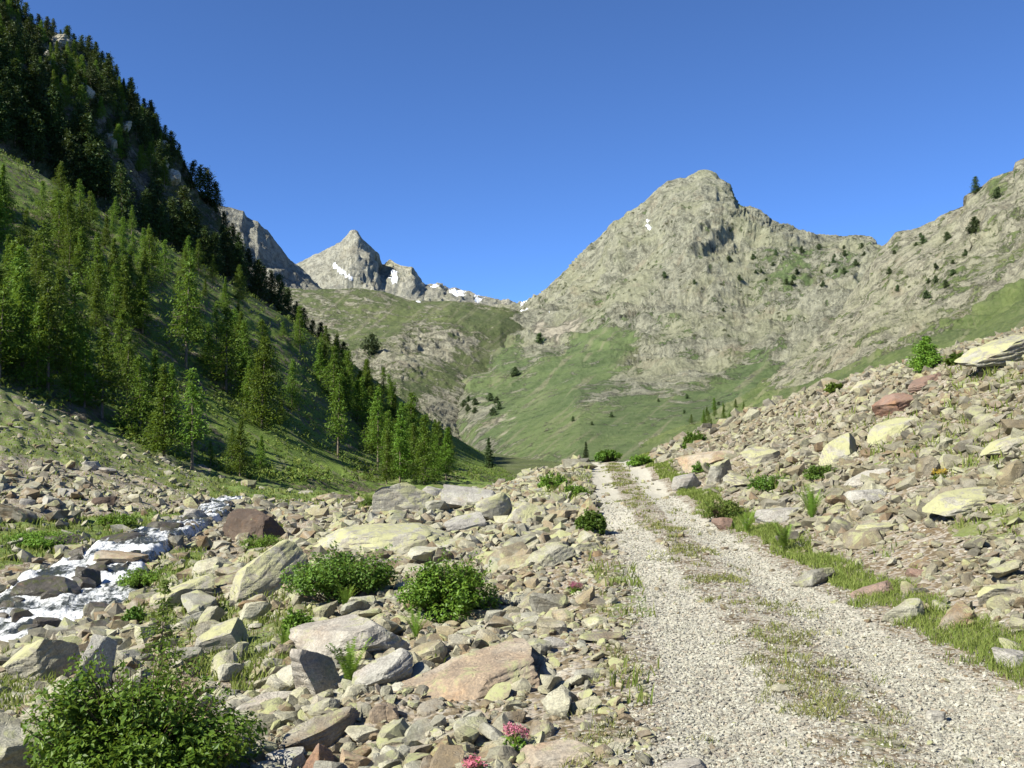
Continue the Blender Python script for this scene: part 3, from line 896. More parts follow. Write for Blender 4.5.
# ------------------------------------------------------------------ stones
def ico(n):
    import bmesh
    bm = bmesh.new()
    bmesh.ops.create_icosphere(bm, subdivisions=n, radius=1.0)
    v = np.array([x.co[:] for x in bm.verts])
    f = np.array([[q.index for q in x.verts] for x in bm.faces])
    bm.free()
    return v, f


ICO = {n: ico(n) for n in (1, 2, 3, 4, 5)}


def rock(n, seed, dims=(1, 0.8, 0.5), cuts=9, rough=0.06, strata=0.0):
    """angular block: a ball planed off on several sides, split along bedding, then roughened"""
    rg = np.random.default_rng(seed)
    v, f = ICO[n]
    v = v.copy()
    nrm = rg.normal(size=(cuts, 3))
    nrm /= np.linalg.norm(nrm, axis=1)[:, None]
    nrm = np.concatenate([nrm, [[0, 0, 1], [0, 0, -1]]])
    nrm[-2, :2] = rg.normal(size=2) * 0.12
    nrm[-2] /= np.linalg.norm(nrm[-2])
    dd = np.concatenate([rg.uniform(0.42, 0.8, cuts), rg.uniform(0.45, 0.65, 2)])
    for a, b in zip(nrm, dd):
        s = v @ a - b
        v = v - np.outer(np.maximum(s, 0), a)
    ext = (v.max(0) - v.min(0)) / 2
    v = v - (v.max(0) + v.min(0)) / 2
    v = v / ext * np.array(dims)
    o = rg.uniform(0, 50, 3)
    sc = np.linalg.norm(dims)
    if rough:
        nv = v / np.linalg.norm(v, axis=1)[:, None]
        v = v + nv * (rough * sc * (fbm(v / sc * 2.4 + o, 5)))[:, None]
        if strata:
            z = v[:, 2] / dims[2] * 3.0 + 0.6 * pnoise(v / sc * 2 + o + 9)
            st = (np.abs((z % 1.0) - 0.5) * 2) ** 3
            v[:, :2] *= (1 - strata * st)[:, None]
    return v, f


BASE_LO = [rock(1, 100 + i, (1, RNG.uniform(0.55, 0.95), RNG.uniform(0.28, 0.62)), 8, 0.05) for i in range(18)]
BASE_MID = [rock(2, 200 + i, (1, RNG.uniform(0.55, 0.95), RNG.uniform(0.25, 0.6)), 10, 0.05) for i in range(18)]


def rotmats(rz, rx, ry):
    cz, sz, cx, sx, cy, sy = np.cos(rz), np.sin(rz), np.cos(rx), np.sin(rx), np.cos(ry), np.sin(ry)
    o, z = np.ones_like(rz), np.zeros_like(rz)
    Rz = np.stack([np.stack([cz, -sz, z], -1), np.stack([sz, cz, z], -1), np.stack([z, z, o], -1)], -2)
    Rx = np.stack([np.stack([o, z, z], -1), np.stack([z, cx, -sx], -1), np.stack([z, sx, cx], -1)], -2)
    Ry = np.stack([np.stack([cy, z, sy], -1), np.stack([z, o, z], -1), np.stack([-sy, z, cy], -1)], -2)
    return Rz @ Rx @ Ry


def batch(bases, pos, size, rz, tilt, rg):
    """many loose stones as one mesh of loose pieces"""
    which = rg.integers(0, len(bases), len(pos))
    R = rotmats(rz, rg.normal(0, 1, len(pos)) * tilt, rg.normal(0, 1, len(pos)) * tilt)
    VV, FF, off = [], [], 0
    for k, (v, f) in enumerate(bases):
        m = np.nonzero(which == k)[0]
        if not len(m):
            continue
        w = np.einsum('nij,vj->nvi', R[m], v) * size[m, None, None] + pos[m, None, :]
        nv = len(v)
        VV.append(w.reshape(-1, 3))
        FF.append((f[None] + (np.arange(len(m)) * nv)[:, None, None]).reshape(-1, 3) + off)
        off += len(m) * nv
    return np.concatenate(VV), np.concatenate(FF)


ZONES = [  # seen-from-track outline, stones per square metre (of 5 cm and more), size factor
    ([(-520, 800), (-300, 745), (-60, 690), (60, 640), (150, 600), (250, 560), (330, 520), (430, 495), (500, 480), (590, 458), (592, 500), (600, 560), (620, 640), (650, 700), (690, 900), (-520, 900)], 1.0, 1.0),
    ([(645, 455), (700, 425), (800, 385), (900, 355), (1100, 310), (1700, 100), (1700, 1000), (1100, 720), (1000, 660), (900, 610), (820, 565), (760, 535), (700, 500), (650, 470)], 0.72, 0.85),
    ([(-520, 440), (0, 440), (80, 470), (190, 492), (240, 500), (420, 500), (330, 530), (250, 570), (160, 600), (60, 640), (-60, 690), (-300, 745), (-520, 800)], 0.4, 1.1),
    ([(-520, 250), (-60, 360), (0, 385), (110, 430), (230, 490), (180, 500), (-60, 445), (-520, 440)], 0.2, 0.8),
    ([(595, 470), (640, 465), (720, 530), (1080, 720), (1080, 900), (640, 900), (610, 560)], 0.12, 0.35),
    ([(200, 465), (300, 455), (400, 480), (380, 505), (250, 500)], 0.05, 1.2),
    ([(545, 560), (600, 545), (625, 560), (650, 700), (670, 800), (500, 800), (540, 660)], 0.75, 0.55),
    ([(150, 590), (290, 595), (300, 650), (250, 700), (180, 680)], 0.45, 0.75),
]


def scatter(n_try, rmin, rmax, smin, smax, power, seed, bases, dens=1.0, minpx=1.6, maxkeep=10**9, tilt=0.35, zone_sel=None):
    rg = np.random.default_rng(seed)
    r = np.sqrt(rg.uniform(rmin**2, rmax**2, n_try))
    th = np.radians(rg.uniform(-42, 42, n_try))
    X, Y = r * np.sin(th), r * np.cos(th)
    u = rg.uniform(0, 1, n_try)
    a = 1 - power
    S = (smin**a + u * (smax**a - smin**a)) ** (1 / a)
    Z = ground_z(X, Y)
    p = np.stack([X, Y, Z], -1)
    px, py = project(p)
    q = np.stack([X, Y, 0 * X], -1)
    wob = np.clip(10 / np.maximum(Y, 3), 0.2, 1.5)
    wx, wy = px + 14 * wob * pnoise(q * 0.8), py + 12 * wob * pnoise(q * 0.8 + 20)
    dn = np.zeros(n_try)
    sf = np.ones(n_try)
    for i, (poly, d, s) in enumerate(ZONES):
        if zone_sel is not None and i not in zone_sel:
            continue
        m = in_poly(wx, wy, poly)
        dn = np.where(m, d, dn)
        sf = np.where(m, s, sf)
    a_, b_ = road_left(Y), road_right(Y)
    tt = (X - a_) / (b_ - a_)
    onroad = (tt > 0.02) & (tt < 1.18) & (Y < 42)
    sf = np.where(onroad, np.minimum(sf, 0.35), sf)
    dn = np.where(onroad, np.minimum(dn, 0.25), dn)
    dn = np.where((tt >= 1.0) & (tt < 1.42) & (Y < 42), dn * 0.25, dn)
    dsp, lev, hw = stream_dist(X, Y)
    dn = np.where(dsp < hw * 0.7, dn * 0.35, dn)
    gcv = cover(p)[0]
    dn = dn * np.clip(1.25 - gcv, 0.1, 1)
    # clustering: bare patches between heaps
    cl = np.clip(0.75 + 1.3 * fbm(q * 0.55 + 7, 3), 0.15, 1)
    S = S * sf
    keep = (rg.uniform(0, 1, n_try) < dn * dens * cl) & (S / np.maximum(Y, 1) * F > minpx)
    p, S = p[keep], S[keep]
    p, S = p[:maxkeep], S[:maxkeep]
    p[:, 2] += S * rg.uniform(-0.1, 0.34, len(S))
    rz = rg.uniform(0, 2 * np.pi, len(S))
    return p, S, rz, rg


parts, parts_slope = [], []
for args in [
    dict(n_try=80000, rmin=3.2, rmax=13, smin=0.018, smax=0.13, power=2.4, seed=11, bases=BASE_MID, minpx=2.5),
    dict(n_try=115000, rmin=12.5, rmax=32, smin=0.04, smax=0.22, power=2.3, seed=12, bases=BASE_LO, minpx=2.2),
    dict(n_try=76000, rmin=31, rmax=85, smin=0.10, smax=0.5, power=2.3, seed=13, bases=BASE_LO, minpx=1.8),
]:
    p, S, rz, rg = scatter(**args)
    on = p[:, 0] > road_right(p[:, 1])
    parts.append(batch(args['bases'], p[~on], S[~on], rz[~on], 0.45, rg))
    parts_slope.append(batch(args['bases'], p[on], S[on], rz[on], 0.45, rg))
for pts_, nm_, mt_, lb_ in ((parts, 'rubble', M_STONE, 'loose grey and tan rubble strewn over the banks left of the track'),
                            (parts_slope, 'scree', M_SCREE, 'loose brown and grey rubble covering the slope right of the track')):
    off, VV, FF = 0, [], []
    for v, f in pts_:
        VV.append(v)
        FF.append(f + off)
        off += len(v)
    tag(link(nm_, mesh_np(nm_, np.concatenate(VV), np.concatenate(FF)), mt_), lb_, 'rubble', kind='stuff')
    print(nm_, sum(len(f) for f in FF))

# gravel on the two wheel tracks
rg = np.random.default_rng(21)
n = 170000
Yg = np.exp(rg.uniform(math.log(4.2), math.log(30), n))
tt = np.where(rg.uniform(0, 1, n) < 0.78, np.where(rg.uniform(0, 1, n) < 0.5, 0.2, 0.8) + rg.normal(0, 0.11, n), rg.uniform(-0.06, 1.05, n))
Xg = road_left(Yg) + tt * (road_right(Yg) - road_left(Yg))
Sg = 0.0037 * (1 - rg.uniform(0, 1, n)) ** (-0.45)
Sg = np.minimum(Sg, 0.017)
keep = Sg / Yg * F > 0.8
Xg, Yg, Sg = Xg[keep], Yg[keep], Sg[keep]
pg = np.stack([Xg, Yg, ground_z(Xg, Yg) + Sg * 0.2], -1)
v, f = batch(BASE_LO, pg, Sg, rg.uniform(0, 6.3, len(Sg)), 0.3, rg)
M_GRAVEL = mat_rock('track_gravel_stone', [(0.475, 0.459, 0.367), (0.400, 0.383, 0.302), (0.540, 0.524, 0.432), (0.356, 0.340, 0.275), (0.443, 0.383, 0.292), (0.497, 0.481, 0.389), (0.292, 0.275, 0.227)], lichen_amt=0.0, tint=0.1, island=True, scale=2.0, pale=(0.50, 0.485, 0.40))
tag(link('gravel', mesh_np('gravel', v, f), M_GRAVEL), 'pale crushed gravel lying in the wheel tracks', 'gravel', kind='stuff')

# single stones big enough to count: shared shapes, one object each
ROCK_ME, SLOPE_ME = [], []
for i in range(16):
    v, f = rock(3, 300 + i, (1, RNG.uniform(0.55, 0.95), RNG.uniform(0.24, 0.58)), 11, 0.07, 0.05)
    me = mesh_np('stone', v, f)
    me.materials.append(M_SINGLE)
    ROCK_ME.append(me)
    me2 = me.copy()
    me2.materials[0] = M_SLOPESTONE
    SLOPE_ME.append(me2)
STONE_GROUPS = {
    'bank': ('grey brown broken stone lying in the rubble bank left of the track', 'loose stones on the left bank'),
    'slope': ('angular grey stone lying in the rubble slope right of the track', 'loose stones on the right slope'),
    'stream': ('weathered stone lying on the open ground beside the stream', 'stones beside the stream'),
}


# ------------------------------------------------------------------ boulders told apart by eye
# (middle column, row of the lower edge, width, height in the photo) -> a rock of that real size standing there
BOULDERS = [
    # px, base, w, h, material, depth ratio, flatness, yaw, tilt x, tilt y, label
    (350, 664, 112, 62, M_PALE, 0.75, 0.80, 0.2, 0.10, -0.16, 'big grey beige boulder with dark right side, fern growing at its foot'),
    (316, 700, 62, 62, M_PALE, 0.7, 1.0, 0.5, 0.0, 0.1, 'pale blocky boulder below the fern, left of the flat grey slab'),
    (384, 690, 62, 46, M_PALE, 0.6, 0.8, 0.3, 0.25, -0.35, 'smooth pale grey slab leaning beside the fern on the rubble bank'),
    (466, 700, 165, 74, M_TAN, 0.62, 0.42, 0.35, 0.12, -0.2, 'long flat slab stained tan and orange in the middle of the bank'),
    (382, 556, 146, 50, M_LICHEN, 0.7, 0.55, 0.1, 0.1, -0.12, 'wide flat slab covered in yellow lichen above the dark green shrub'),
    (262, 598, 94, 64, M_LICHEN, 0.45, 0.75, 0.35, 0.1, -0.55, 'tilted lichen slab left of the dark shrub, brown patch at its top'),
    (258, 541, 64, 40, M_BROWN, 0.8, 0.85, 0.2, 0.1, 0.25, 'dark reddish brown boulder standing by the upper stream'),
    (402, 516, 56, 44, M_LICHEN, 0.75, 0.95, 0.5, 0.0, -0.2, 'upright lichen boulder on the crest of the bank below the dark trees'),
    (434, 503, 26, 22, M_PALE, 0.8, 0.9, 0.2, 0.2, 0.3, 'small whitish stone perched beside the upright lichen boulder on the crest'),
    (470, 510, 56, 26, M_PALE, 0.8, 0.75, 0.1, 0.1, 0.1, 'low grey boulder on the crest right of the small whitish stone'),
    (494, 521, 42, 34, M_LICHEN, 0.6, 0.9, 0.6, 0.1, -0.35, 'yellow lichen block leaning against the overhanging slab near the crest'),
    (526, 526, 50, 34, M_LICHEN, 0.7, 0.6, 0.3, 0.15, -0.35, 'overhanging slab with deep black shadow beneath, near the crest'),
    (462, 532, 44, 24, M_PALE, 0.7, 0.7, 0.2, 0.1, -0.25, 'pale flat rock just right of the wide lichen slab'),
    (46, 678, 66, 54, M_LICHEN, 0.55, 0.9, 0.3, 0.1, -0.6, 'yellow lichen boulder with a steep face beside the white water'),
    (96, 690, 44, 66, M_PALE, 0.6, 1.0, 0.9, 0.0, 0.5, 'narrow pale rock leaning behind the large leafy bush'),
    (14, 790, 86, 96, M_SINGLE, 0.8, 0.85, 0.2, 0.1, 0.2, 'grey weathered boulder at the left edge beside the leafy bush'),
    (46, 612, 62, 34, M_WET, 0.7, 0.85, 0.1, 0.0, 0.1, 'long dark wet rock splitting the white water'),
    (88, 600, 24, 26, M_WET, 0.8, 1.0, 0.6, 0.0, 0.2, 'dark wet rock under the small waterfall'),
    (104, 616, 34, 20, M_WET, 0.8, 0.8, 0.2, 0.0, 0.1, 'dark mossy rock at the right edge of the white water'),
    (62, 545, 44, 12, M_WET, 0.7, 0.7, 0.1, 0.0, 0.0, 'flat dark rock at the grassy upper edge of the stream'),
    (122, 552, 42, 14, M_WET, 0.7, 0.8, 0.2, 0.0, 0.0, 'dark flat rock between two branches of the upper stream'),
    (22, 636, 26, 18, M_WET, 0.8, 0.8, 0.2, 0.0, 0.0, 'round dark rock in the lowest pool of the stream'),
    (165, 539, 34, 14, M_WET, 0.7, 0.8, 0.2, 0.0, 0.1, 'brown wet rock below the eroded bank of the stream'),
    (196, 527, 24, 16, M_PALE, 0.7, 0.9, 0.2, 0.0, 0.1, 'rounded pale boulder in the stream left of the dark brown boulder'),
    (120, 576, 46, 18, M_TAN, 0.7, 0.8, 0.2, 0.0, 0.1, 'brown slab at the grassy edge where the stream falls'),
    (184, 606, 62, 30, M_LICHEN, 0.6, 0.75, 0.3, 0.1, -0.3, 'long lichen slab at the edge of the bank above the stream'),
    (224, 652, 52, 38, M_LICHEN, 0.7, 0.8, 0.7, 0.0, -0.3, 'greenish arched boulder hollowed dark on its lower side'),
    (237, 660, 20, 20, M_LICHEN, 0.9, 1.0, 0.1, 0.0, 0.0, 'round yellow stone in front of the arched boulder'),
    (213, 576, 40, 30, M_SINGLE, 0.7, 0.7, 0.4, 0.0, -0.3, 'grey flat topped rock left of the tilted lichen slab'),
    (364, 584, 50, 28, M_PALE, 0.7, 0.85, 0.2, 0.1, -0.2, 'grey rock with a square dark end beside the dark shrub'),
    (338, 594, 34, 20, M_SINGLE, 0.6, 0.7, 0.5, 0.1, -0.4, 'narrow grey slab lying in front of the dark shrub'),
    (322, 778, 34, 38, M_RUST, 0.7, 1.0, 0.6, 0.0, 0.2, 'reddish brown upright rock at the lower edge of the bank'),
    (364, 772, 46, 28, M_TAN, 0.7, 0.8, 0.3, 0.2, 0.2, 'orange brown rock beside the pale rounded stone at the lower edge'),
    (288, 776, 40, 30, M_PALE, 0.7, 0.9, 0.2, 0.0, -0.1, 'pale rounded stone left of the reddish upright rock'),
    (322, 748, 92, 34, M_SINGLE, 0.35, 0.8, 0.75, 0.1, -0.25, 'long grey rounded slab on the lower part of the rubble bank'),
    (236, 752, 84, 34, M_SINGLE, 0.5, 0.8, 0.65, 0.1, -0.25, 'brown grey slab jutting out just right of the leafy bush'),
    (268, 712, 70, 28, M_PALE, 0.5, 0.7, 0.5, 0.1, -0.25, 'light grey flat slab upslope of the brown grey slab by the bush'),
    (366, 742, 38, 22, M_SINGLE, 0.7, 0.6, 0.2, 0.2, -0.1, 'bluish grey flat stone above the orange brown rock'),
    (384, 722, 28, 22, M_TAN, 0.7, 0.9, 0.2, 0.1, 0.1, 'small tan angular stone above the bluish grey flat stone'),
    (556, 768, 70, 26, M_TAN, 0.7, 0.6, 0.1, 0.1, -0.1, 'flat tan slab beside the pink flowers at the lower edge'),
    (684, 774, 44, 14, M_PALE, 0.8, 0.8, 0.2, 0.0, 0.0, 'whitish stone at the edge of the gravel track'),
    (601, 642, 42, 12, M_SINGLE, 0.6, 0.7, 0.1, 0.0, 0.0, 'dark edged flat slab lying alone at the left edge of the track'),
    (554, 648, 24, 14, M_PALE, 0.8, 0.8, 0.1, 0.1, 0.0, 'small squared grey stone left of the lone flat slab'),
    (506, 672, 46, 22, M_SINGLE, 0.6, 0.6, 0.4, 0.1, -0.2, 'grey plate of rock resting against the right end of the tan slab'),
    (470, 560, 30, 20, M_SINGLE, 0.7, 0.8, 0.2, 0.1, -0.2, 'squat grey rock above the bright green bush'),
    (548, 566, 52, 30, M_SINGLE, 0.6, 0.7, 0.4, 0.1, -0.35, 'rounded grey rock tilted toward the track right of the bright bush'),
    (508, 562, 46, 24, M_SINGLE, 0.6, 0.75, 0.5, 0.2, -0.4, 'ribbed grey rock just above the bright bush'),
    (585, 552, 32, 14, M_LICHEN, 0.6, 0.8, 0.1, 0.0, -0.1, 'lichen stone with a dark rim below the lone bush by the track'),
    (936, 722, 22, 14, M_PALE, 0.8, 0.9, 0.2, 0.0, 0.0, 'pale loose stone lying on the right wheel track'),
    (784, 692, 26, 8, M_SINGLE, 0.7, 0.8, 0.1, 0.0, 0.0, 'flat grey stone in the weedy strip between the wheel tracks'),
    # slope right of the track
    (1006, 366, 92, 38, M_LICHEN, 0.6, 0.75, 0.2, 0.1, -0.25, 'large lichen boulder on the skyline of the right slope'),
    (842, 462, 56, 48, M_LICHEN, 0.62, 0.36, 0.5, 0.5, -0.55, 'tilted yellow lichen slab with black shadow under its lower edge'),
    (896, 413, 38, 22, M_RUST, 0.7, 0.9, 0.4, 0.0, -0.3, 'reddish brown block above the lichen slabs on the right slope'),
    (890, 440, 52, 26, M_LICHEN, 0.6, 0.6, 0.3, 0.2, -0.35, 'lichen slab wedged under the reddish brown block'),
    (763, 466, 42, 28, M_LICHEN, 0.6, 0.7, 0.3, 0.2, -0.2, 'squarish yellow lichen slab below the skyline near the tan slab'),
    (710, 466, 62, 24, M_TAN, 0.6, 0.7, 0.1, 0.1, -0.2, 'broad tan yellow slab shading a small plant on the right slope'),
    (718, 484, 34, 30, M_LICHEN, 0.5, 0.9, 0.4, 0.3, -0.4, 'greenish lichen wedge below the broad tan yellow slab'),
    (688, 490, 30, 22, M_PALE, 0.7, 0.8, 0.3, 0.0, -0.2, 'grey boulder at the foot of the right slope next to the verge'),
    (746, 488, 40, 16, M_LICHEN, 0.7, 0.7, 0.1, 0.1, 0.1, 'low mossy yellow slab between the lichen wedge and the grey slab'),
    (782, 522, 54, 24, M_PALE, 0.6, 0.7, 0.2, 0.1, -0.15, 'grey slab above the brown heather plants by the verge'),
    (960, 516, 78, 34, M_LICHEN, 0.6, 0.6, 0.2, 0.2, -0.15, 'wide pale slab with lichen in the middle of the right slope'),
    (876, 540, 46, 28, M_LICHEN, 0.6, 0.7, 0.2, 0.2, -0.1, 'patchy lichen slab above the lower rubble of the right slope'),
    (868, 504, 40, 20, M_PALE, 0.7, 0.7, 0.2, 0.1, -0.1, 'pale grey slab upslope of the patchy lichen slab'),
    (868, 484, 50, 18, M_PALE, 0.5, 0.7, 0.2, 0.2, -0.3, 'long whitish slab upslope of the pale grey slab'),
    (1010, 452, 58, 22, M_LICHEN, 0.6, 0.7, 0.2, 0.1, -0.3, 'lichen ledge at the right edge of the photo'),
    (814, 586, 46, 24, M_SINGLE, 0.6, 0.7, 0.3, 0.1, -0.1, 'grey slab half sunk in the grass verge'),
    (722, 530, 20, 16, M_RUST, 0.8, 0.9, 0.1, 0.0, 0.0, 'round brown stone in the grass verge beside the heather'),
    (902, 622, 46, 26, M_SINGLE, 0.6, 0.8, 0.4, 0.2, -0.2, 'grey angular block at the foot of the rubble beside the verge'),
    (955, 628, 60, 26, M_SINGLE, 0.4, 0.7, 0.6, 0.1, -0.4, 'long grey brown slab tipped over the rubble near the verge'),
    (1005, 604, 50, 28, M_LICHEN, 0.6, 0.8, 0.2, 0.1, -0.2, 'lichen spotted block above the long tipped slab'),
    (1016, 668, 40, 22, M_PALE, 0.6, 0.8, 0.2, 0.1, 0.1, 'pale block at the right edge of the photo by the verge'),
    (872, 596, 46, 20, M_RUST, 0.6, 0.7, 0.2, 0.1, -0.2, 'brown flat stone at the foot of the right slope'),
    (916, 578, 18, 12, M_RUST, 0.8, 0.9, 0.2, 0.1, 0.0, 'small rusty red stone in the right hand rubble'),
    (862, 392, 26, 12, M_LICHEN, 0.6, 0.8, 0.2, 0.1, -0.2, 'yellow stone just below the skyline of the right slope'),
    (926, 388, 40, 14, M_RUST, 0.6, 0.7, 0.2, 0.1, -0.4, 'reddish slab below the conical shrub on the right skyline'),
    # stony fan on the far bank
    (91, 470, 18, 12, M_PALE, 0.8, 0.9, 0.2, 0.0, 0.1, 'whitish boulder alone on the stony fan'),
    (108, 474, 16, 8, M_PALE, 0.8, 0.8, 0.2, 0.0, 0.1, 'grey boulder just right of the whitish one on the fan'),
    (12, 522, 44, 26, M_SINGLE, 0.8, 0.8, 0.3, 0.0, 0.3, 'large grey boulder at the left edge above the grassy bank'),
    (28, 506, 14, 10, M_PALE, 0.8, 0.9, 0.2, 0.0, 0.1, 'whitish stone above the large grey boulder by the grassy bank'),
    (52, 506, 20, 12, M_PALE, 0.8, 0.9, 0.2, 0.0, 0.1, 'light grey stone in the row above the grassy bank'),
    (68, 497, 18, 10, M_PALE, 0.8, 0.9, 0.2, 0.0, 0.1, 'pale stone at the upper end of the row above the grassy bank'),
    (104, 506, 22, 14, M_BROWN, 0.8, 0.9, 0.2, 0.0, 0.1, 'brown boulder on the fan above the stream'),
    (336, 500, 36, 12, M_SINGLE, 0.7, 0.7, 0.2, 0.0, 0.1, 'grey flat boulder at the edge of the green meadow'),
]
occupied = []
M_OF = {}
for i, (px, by, w, h, mat, dr, fl, yaw, tx, ty, lab) in enumerate(BOULDERS):
    loc, nm = hit(px, min(by, 1500))
    if loc is None:
        continue
    s = loc.y / F
    a = w * s * 0.54
    b = a * dr
    c = h * s * 0.5 * fl
    lvl = 5 if w * h > 2200 else 4 if w > 30 else 3
    v, f = rock(lvl, 700 + i, (a, b, c), 10 if lvl > 3 else 8, 0.11 if mat is M_BROWN else 0.065, 0.05)
    me = mesh_np('boulder', v, f)
    o = link('boulder', me, mat)
    dirv = Vector((loc.x, loc.y, 0)).normalized()
    cc = loc + dirv * b * 0.75
    gz = float(ground_z(np.array([cc.x]), np.array([cc.y]))[0])
    bz = max(min(gz, loc.z + c * 0.9), loc.z - 0.02)
    sd, slv, shw = stream_dist(np.array([cc.x]), np.array([cc.y]))
    if sd[0] < shw[0] * 1.1:
        bz = max(bz, float(slv[0]) - 0.25 * c)
    o.location = (cc.x, cc.y, bz + c * 0.55)
    o.rotation_euler = (tx, ty, yaw)
    tag(o, lab, 'boulder')
    occupied.append((cc.x, cc.y, max(a, b)))
occ = np.array(occupied)

p, S, rz, rg = scatter(n_try=52000, rmin=4.3, rmax=60, smin=0.085, smax=0.33, power=2.7, seed=31, bases=None, minpx=7, zone_sel=(0, 1, 2, 3), dens=0.8)
a_, b_ = road_left(p[:, 1]), road_right(p[:, 1])
px_, py_ = project(p)
onr = (p[:, 0] > a_ - 0.3) & (p[:, 0] < b_ + 0.75)
free = np.array([np.all(np.hypot(occ[:, 0] - q[0], occ[:, 1] - q[1]) > occ[:, 2] * 0.8) for q in p])
inside = (px_ > -40) & (px_ < 1070) & (py_ < 800) & (py_ > 330)
sel = np.nonzero(free & ~onr & inside)[0]
app = S[sel] / p[sel, 1]
sel, app = sel[app < 0.022], app[app < 0.022]
sel = sel[np.argsort(-app)][:208]
for k in sel:
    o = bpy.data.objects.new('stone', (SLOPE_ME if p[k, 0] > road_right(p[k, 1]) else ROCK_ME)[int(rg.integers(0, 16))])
    COL.objects.link(o)
    s = float(S[k])
    o.scale = (s, s, s)
    nrm = GBVH.ray_cast(Vector((p[k, 0], p[k, 1], 60)), Vector((0, 0, -1)))[1]
    q = nrm.to_track_quat('Z', 'Y') if nrm else Vector((0, 0, 1)).to_track_quat('Z', 'Y')
    e = (q.to_matrix() @ Matrix.Rotation(float(rz[k]), 3, 'Z') @ Matrix.Rotation(float(rg.normal(0, 0.22)), 3, 'X') @ Matrix.Rotation(float(rg.normal(0, 0.22)), 3, 'Y')).to_euler()
    o.rotation_euler = e
    o.location = (p[k, 0], p[k, 1], p[k, 2] + s * 0.12)
    x, y = p[k, 0], p[k, 1]
    z = 'slope' if x > road_right(y) else 'bank' if (y < 19 or py_[k] > 560 and px_[k] > 230) else 'stream'
    tag(o, STONE_GROUPS[z][0], 'stone', STONE_GROUPS[z][1])


# wet stones that break the current
WET_ME = []
for i in range(6):
    v, f = rock(3, 500 + i, (1, RNG.uniform(0.6, 0.95), RNG.uniform(0.4, 0.7)), 9, 0.09)
    me = mesh_np('wet_stone', v, f)
    me.materials.append(M_WET)
    WET_ME.append(me)
rg = np.random.default_rng(88)
for k in range(80):
    i = int(rg.integers(1, len(stream_pts) - 2))
    tt = rg.uniform()
    c = stream_pts[i] * (1 - tt) + stream_pts[i + 1] * tt
    hw = STREAM_W[i] * (1 - tt) + STREAM_W[i + 1] * tt
    dv = stream_pts[i + 1, :2] - stream_pts[i, :2]
    nv = np.array([-dv[1], dv[0]]) / np.linalg.norm(dv)
    a = rg.uniform(-1.0, 1.0)
    a = np.sign(a) * abs(a) ** 0.6 * hw
    s = float(rg.uniform(0.12, 0.36)) * (1.0 if i < 7 else 0.8)
    o = bpy.data.objects.new('stone', WET_ME[int(rg.integers(0, 6))])
    COL.objects.link(o)
    o.location = (c[0] + nv[0] * a, c[1] + nv[1] * a, c[2] + s * 0.12)
    o.scale = (s, s, s)
    o.rotation_euler = (rg.normal(0, 0.2), rg.normal(0, 0.2), rg.uniform(0, 6.28))
    tag(o, 'dark wet stone lying in the white water of the stream', 'stone', 'wet stones in the stream')


# ------------------------------------------------------------------ the stream
def stream_mesh():
    L = np.linspace(0, 1, 240)
    idx = np.linspace(0, len(stream_pts) - 1, 240)
    k = np.clip(idx.astype(int), 0, len(stream_pts) - 2)
    fr = idx - k
    # smooth middle line, water level in steps (cascades)
    sm = fr * fr * (3 - 2 * fr)
    c = stream_pts[k] * (1 - fr)[:, None] + stream_pts[k + 1] * fr[:, None]
    stp = np.clip((fr - 0.35) / 0.3, 0, 1)
    c[:, 2] = stream_pts[k, 2] * (1 - stp) + stream_pts[k + 1, 2] * stp
    hw = STREAM_W[k] * (1 - fr) + STREAM_W[k + 1] * fr
    tan = np.gradient(c[:, :2], axis=0)
    tan /= np.linalg.norm(tan, axis=1)[:, None]
    nor = np.stack([-tan[:, 1], tan[:, 0]], -1)
    m = 60
    ac = np.linspace(-1.12, 1.12, m)
    V = np.zeros((240, m, 3))
    V[..., :2] = c[:, None, :2] + nor[:, None, :] * (ac[None, :, None] * hw[:, None, None])
    q = np.stack([V[..., 0].ravel(), V[..., 1].ravel(), np.zeros(240 * m)], -1)
    V[..., 2] = c[:, None, 2] + (0.24 * fbm(q * 1.1, 4) + 0.12 * ridged(q * 2.4, 4)).reshape(240, m) - 0.02 - 0.45 * np.clip((np.abs(ac) - 0.86) / 0.26, 0, 1)[None, :] ** 1.5
    fall = np.clip((np.abs(np.gradient(c[:, 2])) * 40), 0, 1)[:, None] * np.ones((1, m))
    ii = np.arange(240 * m).reshape(240, m)
    f = np.stack([ii[:-1, :-1], ii[:-1, 1:], ii[1:, 1:], ii[1:, :-1]], -1).reshape(-1, 4)
    me = mesh_np('stream_water', V.reshape(-1, 3), f, True)
    attr(me, 'fall', fall.ravel())
    al = np.repeat(np.cumsum(np.concatenate([[0], np.linalg.norm(np.diff(c[:, :2], axis=0), axis=1)])), m)
    attr(me, 'along', al)
    attr(me, 'across', (ac[None] * hw[:, None]).ravel())
    return me


